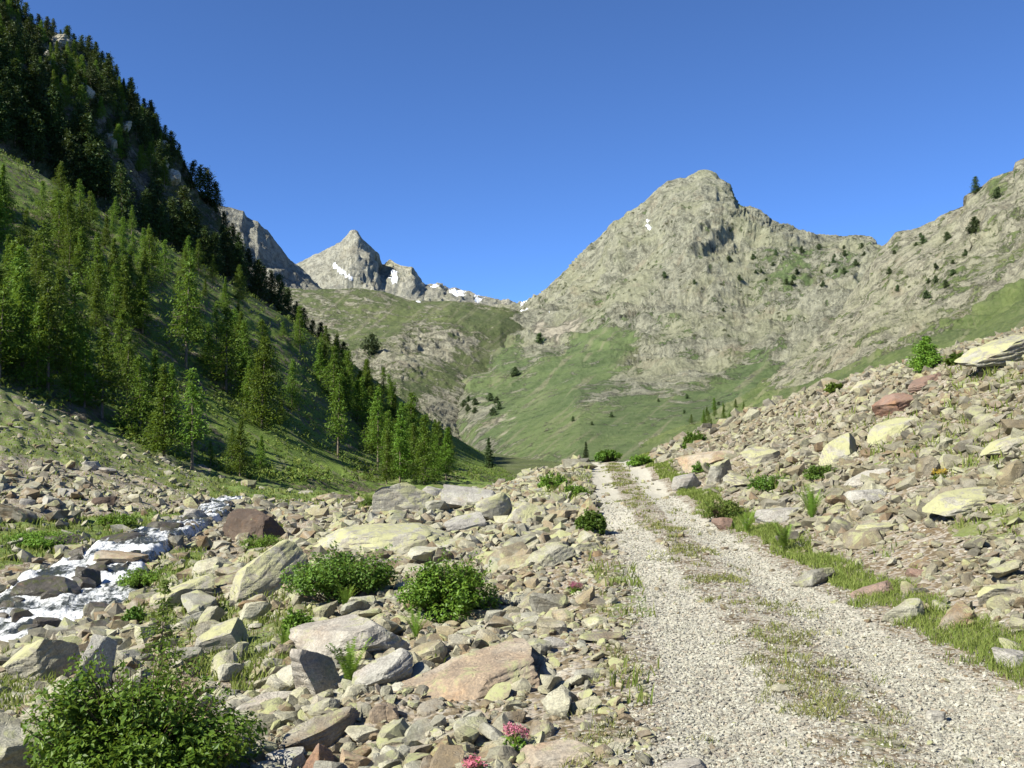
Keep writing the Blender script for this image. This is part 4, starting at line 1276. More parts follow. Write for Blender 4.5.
t = NT('white_water')
cmb = t.n('ShaderNodeCombineXYZ')
t.l(t.math('MULTIPLY', t.attr('along'), 0.5), cmb.inputs[0])
t.l(t.math('MULTIPLY', t.attr('across'), 1.7), cmb.inputs[1])
fn = t.noise(cmb.outputs[0], 1.0, 7, 0.68, 0.7)
fn2 = t.noise(t.geo('Position'), 5.0, 6, 0.7, 0.4)
foam = t.math('ADD', t.math('ADD', fn, t.math('MULTIPLY', t.math('SUBTRACT', fn2, 0.5), 0.45)), t.math('MULTIPLY', t.attr('fall'), 0.16))
fm = t.step(foam, 0.46, 0.62)
dark = t.pbr((0.045, 0.05, 0.042), 0.08, t.bump(fn2, 0.5, 0.2), 0.5)
fcol = t.mix(t.step(fn2, 0.3, 0.6), (0.50, 0.52, 0.53), (0.82, 0.83, 0.83))
white = t.pbr(fcol, 0.6, t.bump(t.math('ADD', fn, fn2), 0.8, 0.25), 0.2)
mx = t.n('ShaderNodeMixShader')
t.l(fm, mx.inputs[0])
t.l(dark, mx.inputs[1])
t.l(white, mx.inputs[2])
M_WATER = t.done(mx.outputs[0])
tag(link('stream_water', stream_mesh(), M_WATER), kind='structure')


# ------------------------------------------------------------------ plants
def tris(cent, size, rg, flat=0.0, aim=None):
    """loose little leaf triangles about given points"""
    n = len(cent)
    a = rg.normal(size=(n, 3))
    if aim is not None:
        a = a * 0.6 + aim
    a /= np.linalg.norm(a, axis=1)[:, None] + 1e-9
    b = rg.normal(size=(n, 3))
    b[:, 2] *= 1 - flat
    b -= a * (np.sum(a * b, 1))[:, None]
    b /= np.linalg.norm(b, axis=1)[:, None] + 1e-9
    s = np.asarray(size)[:, None] * np.ones((n, 1))
    v = np.stack([cent - a * s * 0.6 - b * s * 0.33, cent - a * s * 0.6 + b * s * 0.33, cent + a * s * 0.8], 1).reshape(-1, 3)
    return v, np.arange(3 * n).reshape(n, 3)


def tube(path, r0, r1, k=6):
    path = np.array(path, float)
    n = len(path)
    V = []
    for i, p in enumerate(path):
        r = r0 + (r1 - r0) * i / (n - 1)
        d = path[min(i + 1, n - 1)] - path[max(i - 1, 0)]
        d /= np.linalg.norm(d) + 1e-9
        u = np.cross(d, [0.3, 1, 0.2])
        u /= np.linalg.norm(u) + 1e-9
        w = np.cross(d, u)
        for j in range(k):
            th = 2 * math.pi * j / k
            V.append(p + r * (u * math.cos(th) + w * math.sin(th)))
    Fq = []
    for i in range(n - 1):
        for j in range(k):
            Fq.append((i * k + j, i * k + (j + 1) % k, (i + 1) * k + (j + 1) % k, (i + 1) * k + j))
    return np.array(V), np.array(Fq)


def merge(parts):
    off, VV, FF = 0, [], []
    for v, f in parts:
        if not len(v):
            continue
        VV.append(v)
        FF.append(f + off)
        off += len(v)
    return np.concatenate(VV), np.concatenate(FF)


def conifer(seed, H=10.0, spread=0.2, levels=30, dens=8, size=0.21, low=0.1, airy=1.0, droop=0.25, power=0.8):
    """trunk (quads) and crown (needle sprays) of one conifer, base at the origin"""
    rg = np.random.default_rng(seed)
    lean = rg.normal(0, 0.02, 2) * H
    zz = np.linspace(0, 1, 9)
    path = np.stack([lean[0] * zz**2, lean[1] * zz**2, zz * H * 0.985 - 0.4 * (zz == 0)], -1)
    tv, tf = tube(path, 0.016 * H, 0.002 * H)
    tb = [(tv, tf)]
    cents, aims, sizes = [], [], []
    for i in range(levels):
        h = low + (1 - low) * ((i + rg.uniform(0, 0.8)) / levels) ** 0.95
        h = min(h, 0.995)
        nb = rg.integers(4, 7)
        prof = (1 - h) ** power * min(1, (h - low) / 0.14 + 0.45)
        for b in range(nb):
            if rg.uniform() < 0.10:
                continue
            th = rg.uniform(0, 2 * math.pi)
            L = spread * H * prof * rg.uniform(0.55, 1.2) + 0.02 * H
            st = np.array([lean[0] * h**2, lean[1] * h**2, h * H])
            d = np.array([math.cos(th), math.sin(th), 0.0])
            m = max(3, int(dens * (L / (spread * H) + 0.25)))
            tt = rg.uniform(0.12, 1.0, m)
            z = -droop * L * tt + 0.35 * droop * L * tt**3 * 1.6
            pt = st + d * (L * tt)[:, None]
            pt[:, 2] += z
            pt = np.repeat(pt, 3, 0) + rg.normal(0, 1, (m * 3, 3)) * (0.010 * H + 0.045 * L) * airy
            cents.append(pt)
            aims.append(np.tile(d * 0.9 + np.array([0, 0, -0.25]), (m * 3, 1)))
            sizes.append(rg.uniform(0.7, 1.35, m * 3) * size)
            if L > 0.12 * H and b < 2:
                tb.append(tube([st, st + d * L * 0.5 + np.array([0, 0, -droop * L * 0.45]), st + d * L * 0.9 + np.array([0, 0, -droop * L * 0.55])], 0.0035 * H, 0.001 * H, 3))
    top = np.stack([np.full(12, lean[0]), np.full(12, lean[1]), rg.uniform(0.93, 1.0, 12) * H], -1)
    cents.append(top)
    aims.append(np.tile([0, 0, 1.0], (12, 1)))
    sizes.append(np.full(12, size * 0.7))
    c, a, s = np.concatenate(cents), np.concatenate(aims), np.concatenate(sizes)
    return merge(tb), tris(c, s, rg, 0.4, a)


def tree_meshes(name, seeds, mat, **kw):
    out = []
    for s in seeds:
        (tv, tf), (cv, cf) = conifer(s, **kw)
        tm = mesh_np('trunk', tv, tf, True)
        tm.materials.append(M_BARK)
        cm = mesh_np('crown', cv, cf)
        cm.materials.append(mat)
        out.append((tm, cm, kw.get('H', 10.0)))
    return out


LARCH = []
for sd, spr, lv, dn_, lo, pw, ay in ((40, 0.31, 28, 13, 0.09, 1.1, 1.35), (41, 0.38, 24, 14, 0.06, 0.95, 1.6), (42, 0.25, 30, 11, 0.16, 1.0, 1.2), (43, 0.34, 26, 10, 0.20, 1.2, 1.5),
                                (44, 0.29, 22, 15, 0.04, 0.8, 1.7), (45, 0.36, 30, 12, 0.10, 1.3, 1.3), (46, 0.30, 20, 9, 0.24, 0.9, 1.5), (47, 0.42, 22, 14, 0.03, 1.1, 1.6)):
    LARCH += tree_meshes('larch', (sd,), M_LARCH, H=10.0, spread=spr, levels=lv, dens=int(dn_ * 1.45), size=0.215, low=lo, airy=ay, droop=0.32, power=pw)
PINE = tree_meshes('pine', range(60, 65), M_PINE, H=10.0, spread=0.30, levels=22, dens=11, size=0.34, low=0.05, airy=1.9, droop=0.02, power=0.6)
SPRUCE = tree_meshes('spruce', range(70, 73), M_SPRUCE, H=10.0, spread=0.20, levels=30, dens=9, size=0.32, low=0.03, airy=1.0, droop=0.35)
DWARF = tree_meshes('dwarf', range(80, 84), M_FARSHRUB, H=10.0, spread=0.55, levels=10, dens=12, size=0.9, low=0.02, airy=2.4, droop=0.05, power=0.4)
BUSHTREE = tree_meshes('bushtree', range(85, 87), M_LEAFBRIGHT, H=10.0, spread=0.52, levels=22, dens=36, size=0.42, low=0.03, airy=1.4, droop=0.15, power=0.75)


def plant_tree(name, kind_meshes, loc, height, label, cat, group=None, rg=np.random.default_rng(5)):
    tm, cm, H = kind_meshes[int(rg.integers(0, len(kind_meshes)))]
    e = empty(name, (loc[0], loc[1], loc[2]), float(rg.uniform(0, 6.28)), height / H)
    w = float(rg.uniform(0.88, 1.18))
    e.scale = (height / H * w, height / H * w, height / H)
    tag(e, label, cat, group)
    a = bpy.data.objects.new('trunk', tm)
    COL.objects.link(a)
    a.parent = e
    b = bpy.data.objects.new('crown', cm)
    COL.objects.link(b)
    b.parent = e
    return e


# larches one can point at: column, row of the foot, height in the photo
NAMED_LARCH = [
    (22, 372, 98, 'tall light larch at the left edge of the stand, in front of deep shade'),
    (48, 392, 116, 'pale green larch with bare white trunk, second from the left above the fan'),
    (70, 402, 86, 'short larch with thin pale stem tucked right of the white trunked one'),
    (102, 418, 92, 'dark lower larch right of the short pale stemmed one, above the heather'),
    (140, 440, 84, 'larch at the fan edge with a crown reaching the ground, leftmost of the lower clump'),
    (164, 458, 92, 'broad larch in the middle of the lower clump by the fan edge'),
    (192, 470, 100, 'dark broad larch at the right end of the lower clump by the fan'),
    (186, 368, 112, 'tallest larch in the middle of the lit hillside'),
    (226, 392, 86, 'larch right of the tallest one with a rounded light crown'),
    (262, 428, 92, 'slender dark larch above the flat green clearing'),
    (240, 476, 56, 'small larch at the edge of the tree shadow beside the clearing'),
    (338, 458, 84, 'lone larch with a long bare trunk at the right side of the clearing'),
    (378, 470, 82, 'tall dark larch leading the clump at the valley end of the slope'),
    (400, 482, 78, 'full larch in the middle of the clump behind the lichen boulder'),
    (424, 484, 70, 'light green larch in the clump just above the crest stones'),
    (446, 480, 52, 'last larch of the clump, nearest to the open meadow'),
    (348, 402, 52, 'young larch high on the right shoulder of the lit hillside'),
    (300, 352, 46, 'small larch on the upper edge of the lit hillside near the dark pines'),
    (240, 300, 36, 'small larch standing on the bright upper edge of the hillside'),
    (410, 452, 60, 'dark larch behind the clump on the right of the hillside'),
]
LB = [GBVH, B_SLOPE]


def hit_on(px, py, bvhs):
    d = Vector(ray(px, py)).normalized()
    best = None
    for b in bvhs:
        r = b.ray_cast(Vector((0, 0, CAMZ)), d, 6000)
        if r[0] is not None and (best is None or r[3] < best[3]):
            best = r
    return best[0] if best else None


taken = []
for px, py, hpx, lab in NAMED_LARCH:
    loc = hit_on(px, py, LB)
    if loc is None:
        continue
    d = loc.y
    plant_tree('larch', LARCH, loc, hpx * d / F, lab, 'larch tree')
    taken.append((px, py))
rg = np.random.default_rng(77)


def fill_trees(poly, n, mind, fn, tries=6000, pool=None, seed=1):
    rg = np.random.default_rng(seed)
    xs = [a for a, b in poly]
    ys = [b for a, b in poly]
    got = []
    pool = taken if pool is None else pool
    for _ in range(tries):
        if len(got) >= n:
            break
        x, y = rg.uniform(min(xs), max(xs)), rg.uniform(min(ys), max(ys))
        if not in_poly(np.array([x]), np.array([y]), poly)[0]:
            continue
        if any(abs(x - a) < mind and abs(y - b) < mind * 0.7 for a, b in pool):
            continue
        if fn(x, y, rg):
            pool.append((x, y))
            got.append((x, y))
    return got


def larch_at(label, group, hmin, hmax, name='larch', meshes=LARCH, cat='larch tree', bv=LB):
    def f(x, y, rg):
        loc = hit_on(x, y, bv)
        if loc is None or loc.y < 60:
            return False
        plant_tree(name, meshes, loc, float(rg.uniform(hmin, hmax)), label, cat, group, rg)
        return True
    return f


fill_trees([(-170, 150), (0, 200), (90, 240), (150, 270), (160, 330), (110, 340), (60, 330), (0, 330), (-170, 300)], 88, 8, larch_at('light green larch in the dense upper stand on the left hillside', 'larches in the dense upper stand', 4.5, 8.8), seed=1)
fill_trees([(-170, 290), (0, 330), (100, 370), (190, 440), (160, 450), (60, 405), (0, 385), (-170, 345)], 36, 9, larch_at('larch growing at the lower edge of the stand above the stony fan', 'larches above the stony fan', 5, 9.5), seed=2)
fill_trees([(150, 300), (200, 310), (290, 400), (300, 430), (250, 420), (180, 350)], 15, 14, larch_at('larch scattered on the heathery middle of the lit hillside', 'larches on the heathery hillside', 3.5, 8.5), seed=3)
fill_trees([(60, 195), (120, 225), (200, 272), (330, 350), (320, 362), (200, 300), (100, 245), (40, 200)], 22, 9, larch_at('young larch on the bright upper rim of the lit hillside', 'young larches on the upper rim', 3, 6.5), seed=4)
fill_trees([(320, 360), (400, 405), (420, 440), (400, 470), (370, 440), (320, 390)], 34, 7, larch_at('larch crowding the right shoulder of the lit hillside', 'larches on the right shoulder', 5, 10), seed=5)
fill_trees([(370, 440), (460, 470), (450, 484), (385, 486)], 16, 7, larch_at('larch in the clump at the valley end of the left hillside', 'larches in the valley end clump', 6, 9), seed=6)
fill_trees([(200, 455), (300, 470), (300, 480), (210, 478)], 3, 18, larch_at('small bushy larch in the green clearing', 'small larches in the clearing', 2, 3.5), seed=8)

# dark pines on the shaded cliff and along its skyline
ridge_x = [0, 21, 40, 59, 76, 94, 109, 125, 141, 155, 166, 176, 184, 190, 198, 208, 217, 222, 235, 250, 275, 300, 325, 345]
ridge_y = [-10, 14, 26, 35, 42, 53, 71, 87, 105, 123, 138, 152, 166, 180, 190, 198, 207, 226, 250, 275, 300, 325, 350, 370]
sky_px = [(x, float(np.interp(x, ridge_x, ridge_y)) + 4, h) for x, h in zip(list(range(4, 182, 7)) + list(range(184, 352, 8)), [20, 15, 18, 22, 14, 19, 16, 21, 13] * 3 + [30, 34, 38, 32, 26, 28, 24, 30, 26] * 3)]
pool_c = []
CB = [B_CLIFF]
for ki, (x, y, hpx) in enumerate(sky_px):
    loc = hit_on(x, y + 3, CB)
    if loc is None:
        continue
    up = x < 183
    plant_tree('pine', PINE, loc, hpx * loc.y / F, 'dark pine on the sunlit skyline of the left cliff' if up else 'black green pine on the shaded lower skyline of the left cliff', 'pine tree',
               'pines on the sunlit skyline' if up else 'pines on the shaded skyline', rg)
    pool_c.append((x, y))


def pine_at(label, group, hmin, hmax):
    def f(x, y, rg):
        loc = hit_on(x, y, [B_CLIFF, B_SLOPE])
        if loc is None or loc.y < 150 or hit_on(x, y, CB) is None or (hit_on(x, y, CB) - loc).length > 0.01:
            return False
        plant_tree('pine', PINE, loc, float(rg.uniform(hmin, hmax)), label, 'pine tree', group, rg)
        return True
    return f


def sun_toned_larch(x, y, rg):  # lighter larch needles stand in for sunlight on the upper cliff trees
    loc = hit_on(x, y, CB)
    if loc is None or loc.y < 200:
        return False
    plant_tree('larch', LARCH, loc, float(rg.uniform(5, 8.5)), 'larch shaped tree, its lighter needles standing in for sunlight, among the pines high on the left cliff', 'larch tree', 'sunlight toned trees high on the left cliff', rg)
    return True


fill_trees([(-40, -30), (10, 10), (60, 42), (95, 60), (125, 94), (180, 165), (170, 205), (80, 130), (20, 80), (-40, 60)], 58, 5.5, sun_toned_larch, pool=pool_c, seed=13)
fill_trees([(-40, -30), (10, 10), (60, 42), (95, 60), (125, 94), (180, 165), (170, 205), (80, 130), (20, 80), (-40, 60)], 66, 5.5, pine_at('pine rooted among pale outcrops high on the left cliff', 'pines among the pale outcrops', 5.5, 9.5), pool=pool_c, seed=11)
fill_trees([(-160, -20), (20, 80), (80, 140), (150, 215), (220, 250), (330, 360), (300, 350), (200, 290), (100, 230), (0, 170), (-160, 80)], 128, 6.5, pine_at('pine in deep shade on the steep face of the left cliff', 'pines in the shade of the cliff', 7, 12), pool=pool_c, seed=12)

# pale outcrops standing out of the upper cliff
for k, (x, y, w_, h_) in enumerate([(62, 46, 14, 10), (51, 62, 10, 10), (57, 71, 15, 9), (67, 74, 10, 10), (83, 97, 13, 12), (94, 101, 8, 10), (109, 140, 7, 7), (114, 153, 6, 14), (162, 148, 9, 8), (154, 158, 8, 12), (164, 168, 10, 9), (172, 180, 13, 11), (74, 66, 9, 7), (126, 130, 8, 8)]):
    loc = hit_on(x, y, CB)
    if loc is None:
        continue
    s_ = loc.y / F
    v, f = rock(4, 800 + k, (w_ * s_ * 0.7, w_ * s_ * 0.65, h_ * s_ * 0.7), 16, 0.2, 0.2)
    o = link('rock_outcrop', mesh_np('rock_outcrop', v, f), M_CRAG)
    o.location = loc + Vector((w_ * s_ * 0.1, -w_ * s_ * 0.3, h_ * s_ * 0.25))
    o.rotation_euler = (0.2, -0.3, 0.4 + k)
    tag(o, 'pale rock outcrop between the pines high on the left cliff', 'outcrop', 'pale outcrops on the left cliff')

# small trees far off, each where it stands
FAR = [
    (489, 468, 30, SPRUCE, 'spruce', 'spruce tree', 'lone dark spruce in the gap behind the crest stones', [B_SLOPE, GBVH, B_PEAK]),
    (586, 462, 20, SPRUCE, 'spruce', 'spruce tree', 'small spruce at the end of the track, left of the round bush', [GBVH, B_PEAK]),
    (925, 373, 37, BUSHTREE, 'larch', 'larch tree', 'bright bushy young larch on the skyline of the right slope', [GBVH]),
    (976, 194, 18, PINE, 'pine', 'pine tree', 'single dark pine on the top edge of the right cliff', [B_RIGHT]),
    (953, 208, 9, DWARF, 'dwarf_pine', 'dwarf pine', 'tiny dark pine on the cliff edge below the single one', [B_RIGHT]),
    (974, 232, 15, DWARF, 'dwarf_pine', 'dwarf pine', 'broad dark pine growing on the face of the right cliff', [B_RIGHT]),
    (998, 198, 11, DWARF, 'dwarf_pine', 'dwarf pine', 'round dark pine in a green hollow on top of the right cliff', [B_RIGHT]),
    (515, 376, 9, DWARF, 'dwarf_pine', 'dwarf pine', 'single dark bush on the green shoulder of the valley head', [B_HILL, B_PEAK]),
    (371, 354, 20, DWARF, 'dwarf_pine', 'dwarf pine', 'wide dark bush on the rocky hill beside the black pines', [B_HILL]),
    (540, 343, 10, DWARF, 'dwarf_pine', 'dwarf pine', 'narrow dark bush below the scree of the peak', [B_HILL, B_PEAK]),
]
for px, py, hpx, kind, nm, cat, lab, bv in FAR:
    loc = hit_on(px, py, bv)
    if loc is None:
        print('no hit', lab)
        continue
    plant_tree(nm, kind, loc, hpx * loc.y / F, lab, cat, None, rg)


def far_at(label, group, hmin, hmax, bv, meshes=DWARF, name='dwarf_pine', cat='dwarf pine'):
    def f(x, y, rg):
        loc = hit_on(x, y, bv)
        if loc is None:
            return False
        plant_tree(name, meshes, loc, float(rg.uniform(hmin, hmax)) * loc.y / F, label, cat, group, rg)
        return True
    return f


RB = [B_RIGHT, B_PEAK]
fill_trees([(752, 256), (800, 248), (870, 248), (870, 275), (830, 290), (790, 285), (755, 280)], 26, 5, far_at('dwarf pine dotted over the bright shoulder right of the peak', 'dwarf pines on the shoulder of the peak', 3, 6.5, RB), pool=[], seed=21)
fill_trees([(890, 245), (940, 230), (970, 250), (950, 290), (910, 310), (885, 290)], 15, 6, far_at('dwarf pine in a cleft of the right hand cliff', 'dwarf pines in the right cliff', 3.5, 8, RB), pool=[], seed=22)
fill_trees([(640, 270), (730, 260), (760, 300), (700, 340), (640, 320)], 5, 12, far_at('tiny dark pine on the middle cliffs of the peak', 'dwarf pines on the peak cliffs', 3, 7, RB), pool=[], seed=23)
fill_trees([(465, 395), (500, 400), (505, 418), (480, 420), (460, 410)], 9, 5, far_at('dark dwarf pine in the cluster low in the valley head', 'dwarf pines low in the valley head', 5, 9, [B_HILL, B_PEAK]), pool=[], seed=24)
fill_trees([(690, 425), (720, 405), (750, 405), (745, 418), (700, 432)], 15, 5, far_at('bushy dark tree in the row behind the right slope', 'bushy trees behind the right slope', 6, 15, RB, LARCH, 'larch', 'larch tree'), pool=[], seed=25)
fill_trees([(560, 400), (640, 390), (760, 400), (700, 425), (600, 440), (560, 430)], 7, 14, far_at('speck of a bush on the green scree slope below the cliffs', 'bushes on the green scree slope', 3, 6, RB), pool=[], seed=26)


# leafy shrubs
def leaf_quads(cent, nrm, size, rg, wid=0.55):
    """little folded leaves: two triangles either side of the midrib"""
    n = len(cent)
    a = rg.normal(size=(n, 3))
    a -= nrm * np.sum(a * nrm, 1)[:, None]
    a /= np.linalg.norm(a, axis=1)[:, None] + 1e-9
    b = np.cross(nrm, a)
    s = size[:, None]
    tip, base = cent + a * s * 0.55, cent - a * s * 0.45
    l = cent + b * s * wid * 0.5 + nrm * s * 0.10
    r = cent - b * s * wid * 0.5 + nrm * s * 0.10
    v = np.stack([base, r, tip, l], 1).reshape(-1, 3)
    i = np.arange(n)[:, None] * 4
    f = np.concatenate([i + [0, 1, 2], i + [0, 2, 3]], 0).reshape(-1, 3)
    return v, f


def shrub(label, px, base, wpx, hpx, mat, nleaf, leaf, seed, group=None, cat='shrub', depth=0.8, name='shrub', lobes=12, lean=0.0, gaps=0.5, bvh=None):
    loc, nm = hit(px, base, bvh)
    if loc is None:
        return
    rg = np.random.default_rng(seed)
    s = loc.y / F
    W, H = wpx * s, hpx * s
    D = W * depth
    e = empty(name, loc + Vector((loc.x, loc.y, 0)).normalized() * D * 0.35)
    tag(e, label, cat, group)
    # uneven dome of several lobes, each held by its own stems
    C_, R_ = [], []
    for k in range(lobes):
        th = rg.uniform(0, 6.28)
        q = math.sqrt(rg.uniform(0, 1)) * 0.7
        hz = rg.uniform(0.18, 0.78) * (1 - 0.6 * q)
        C_.append((math.cos(th) * q * W * 0.62 + lean * hz * W, math.sin(th) * q * D * 0.6, hz * H))
        rr = rg.uniform(0.5, 1.25)
        R_.append((0.22 * rr * W, 0.24 * rr * D, rg.uniform(0.16, 0.34) * H))
    st, cents, nrms, sz = [], [], [], []
    per = nleaf // lobes
    for (cx, cy, cz), (rx, ry, rz) in zip(C_, R_):
        d = rg.normal(size=(per, 3))
        d /= np.linalg.norm(d, axis=1)[:, None]
        rad = rg.uniform(0.15, 1.0, per) ** 0.45
        p = np.array([cx, cy, cz]) + d * rad[:, None] * np.array([rx, ry, rz])
        cl = fbm(p / max(W, H) * 7 + seed, 3)
        keep = (cl > -0.16 + 0.5 * (rg.uniform(0, 1, per) - 0.5) * gaps) & (p[:, 2] > 0.015 * H)
        p, d = p[keep], d[keep]
        nn = d * 0.5 + np.array([0, 0, 0.55]) + rg.normal(0, 0.42, p.shape)
        nn /= np.linalg.norm(nn, axis=1)[:, None]
        cents.append(p)
        nrms.append(nn)
        sz.append(leaf * rg.uniform(0.6, 1.35, len(p)))
        for j in range(3):
            tip = np.array([cx, cy, cz]) + rg.normal(0, 0.5, 3) * np.array([rx, ry, rz])
            b0 = np.array([cx * 0.15, cy * 0.15, -0.05])
            st.append(tube([b0, b0 * 0.4 + tip * 0.6 + np.array([0, 0, 0.12 * H]) * (0.5 - rg.uniform()), tip], 0.012 * W + 0.003, 0.003, 4))
    # shoots that break the outline
    for k in range(lobes * 6):
        th, q = rg.uniform(0, 6.28), rg.uniform(0.3, 1.0)
        a = np.array([math.cos(th) * q * W * 0.42 + lean * W * 0.5, math.sin(th) * q * D * 0.42, H * rg.uniform(0.35, 0.8) * (1.15 - 0.5 * q)])
        b = a + np.array([math.cos(th) * 0.14 * W * q, math.sin(th) * 0.14 * W * q, H * rg.uniform(0.05, 0.30)])
        m = 14
        tt = rg.uniform(0, 1, m)
        p = a + (b - a) * tt[:, None] + rg.normal(0, 0.018 * W, (m, 3))
        nn = rg.normal(0, 0.5, (m, 3)) + np.array([0, 0, 0.7])
        nn /= np.linalg.norm(nn, axis=1)[:, None]
        cents.append(p)
        nrms.append(nn)
        sz.append(leaf * rg.uniform(0.6, 1.2, m))
        st.append(tube([a * 0.6, a, b], 0.004, 0.0015, 3))
    sv, sf = merge(st)
    link('stem', mesh_np('stem', sv, sf, True), M_STEM, e)
    lv, lf = leaf_quads(np.concatenate(cents), np.concatenate(nrms), np.concatenate(sz), rg)
    link('foliage', mesh_np('foliage', lv, lf), mat, e)
    return e


shrub('large dark leafy bush filling the lower left corner', 150, 800, 205, 150, M_LEAF, 22000, 0.040, 5, lobes=22, depth=0.7, lean=-0.22, cat='bush', name='bush')
shrub('dark green shrub spreading under the wide lichen slab', 345, 606, 108, 62, M_LEAFDARK, 12350, 0.045, 2, lobes=15)
shrub('bright green leafy bush in the middle of the rubble bank', 448, 624, 90, 74, M_LEAF, 12350, 0.045, 3, lobes=15, cat='bush', name='bush')
shrub('lone round bush at the left edge of the track', 592, 537, 31, 27, M_LEAFDARK, 4940, 0.050, 4, lobes=12, depth=0.95, cat='bush', name='bush')
shrub('round green shrub high on the right slope near the end of the track', 695, 449, 24, 20, M_LEAFDARK, 2850, 0.083, 5, lobes=10)
shrub('yellow green shrub beside the end of the track', 640, 466, 22, 12, M_LEAFBRIGHT, 1710, 0.083, 6, lobes=8)
shrub('low round bush in the meadow gap at the end of the track', 610, 462, 26, 13, M_LEAFDARK, 1710, 0.132, 7, lobes=8, cat='bush', name='bush')
shrub('low green shrub on the crest left of the track', 553, 492, 30, 20, M_LEAFBRIGHT, 2470, 0.058, 8, lobes=10)
shrub('small grassy shrub just below the crest shrub', 576, 498, 22, 14, M_LEAFBRIGHT, 1520, 0.050, 9, lobes=8)
shrub('reddish brown heather beside the verge', 722, 522, 42, 26, M_HEATH, 3420, 0.041, 10, lobes=10, cat='heather', name='heather')
shrub('green shrub growing under the broad tan slab', 702, 473, 22, 12, M_LEAFDARK, 1520, 0.050, 11, lobes=8)
shrub('small dark shrub by the narrow pale rock below the stream', 134, 626, 22, 20, M_LEAFDARK, 1900, 0.041, 12, lobes=8)
shrub('bushy green patch on the islet beside the waterfall', 150, 592, 62, 24, M_LEAFBRIGHT, 4940, 0.074, 13, lobes=15)
shrub('low green shrub on the grassy bank right of the stream bend', 118, 528, 40, 14, M_LEAFBRIGHT, 3040, 0.099, 14, lobes=13)
shrub('low green shrub on the grassy bank near the left edge', 40, 548, 66, 16, M_LEAFBRIGHT, 4560, 0.083, 15, lobes=15)
shrub('leafy shrub right of the tilted slab, above the big grey boulder', 296, 642, 30, 34, M_LEAFBRIGHT, 2470, 0.041, 16, lobes=10)
shrub('juniper shrub on the right skyline next to the large lichen boulder', 958, 364, 24, 12, M_LEAFDARK, 1520, 0.066, 17, lobes=8, cat='juniper')
shrub('yellow green shrub on the skyline in the middle of the right slope', 835, 392, 18, 10, M_LEAFBRIGHT, 1140, 0.083, 18, lobes=8)
shrub('small green shrub under the tilted slab of the right slope', 770, 492, 46, 18, M_LEAFDARK, 2850, 0.041, 19, lobes=13)
shrub('low herb patch between the slabs above the fern', 820, 480, 36, 16, M_LEAFDARK, 1900, 0.041, 20, lobes=12)
shrub('dark shrub on the stream bank above the islet', 262, 552, 44, 18, M_LEAFBRIGHT, 2850, 0.058, 21, lobes=13)
shrub('low green shrub at the foot of the upright lichen boulder', 372, 508, 20, 14, M_LEAFDARK, 1520, 0.066, 22, lobes=8)


def fern(label, px, base, wpx, hpx, seed, nf=16, mat=M_FERN):
    loc, nm = hit(px, base)
    if loc is None:
        return
    rg = np.random.default_rng(seed)
    s = loc.y / F
    W, H = wpx * s * 0.5, hpx * s
    e = empty('fern', loc)
    tag(e, label, 'fern')
    for k in range(nf):
        th = 2 * math.pi * k / nf + rg.normal(0, 0.25)
        L = rg.uniform(0.75, 1.1)
        out = np.array([math.cos(th), math.sin(th), 0])
        steep = rg.uniform(0.3, 1.0)
        n = 22
        tt = np.linspace(0.12, 1, n)
        spine = out * (W * 1.25 * L * steep * tt**1.3)[:, None]
        spine[:, 2] = H * L * (tt - 0.25 * steep * tt**3)
        side = np.cross(out, [0, 0, 1])
        V, Fx = [], []
        for i in range(n):
            w = 0.11 * H * math.sin(min(1, 0.22 + 0.78 * (1 - tt[i])) * math.pi * 0.62) * (1.0 if tt[i] > 0.2 else 0.5)
            d = spine[min(i + 1, n - 1)] - spine[max(i - 1, 0)]
            d /= np.linalg.norm(d) + 1e-9
            for sg in (-1, 1):
                o = len(V)
                up = np.cross(d, side) * -0.1
                V += [spine[i] - d * 0.013 * H, spine[i] + d * 0.013 * H, spine[i] + side * sg * w + d * 0.10 * w * 2 + up * w + rg.normal(0, 0.004, 3)]
                Fx.append((o, o + 1, o + 2))
        link('frond', mesh_np('frond', np.array(V), np.array(Fx)), mat, e)
    return e


fern('tall fern growing at the dark end of the big grey beige boulder', 350, 690, 44, 56, 1, 18)
fern('fern between the big grey beige boulder and the bright bush', 346, 610, 34, 30, 2, 16)
fern('bright fern standing tallest on the right slope', 812, 522, 36, 40, 3, 18)
fern('fern at the edge of the verge right of the heather', 747, 534, 26, 28, 4, 14)
fern('fern leaning over the verge above the sunken grey slab', 784, 552, 34, 34, 5, 16)
fern('fern on the shaded side of the bright bush', 416, 640, 36, 36, 6, 14)
fern('small fern below the fern of the boulder, by the pale slab', 284, 650, 30, 26, 7, 12)

# little larch sapling behind the big bush
loc, _ = hit(160, 684)
if loc is not None:
    SAP = tree_meshes('sapling', (90,), mat_leaf('sapling_needles', (0.10, 0.17, 0.03), (0.17, 0.24, 0.05), 0.4), H=10.0, spread=0.32, levels=20, dens=6, size=0.30, low=0.06, airy=1.0, droop=-0.05, power=0.9)
    plant_tree('larch', SAP, loc, 100 * loc.y / F, 'thin yellow green larch sapling rising behind the large leafy bush', 'larch tree')


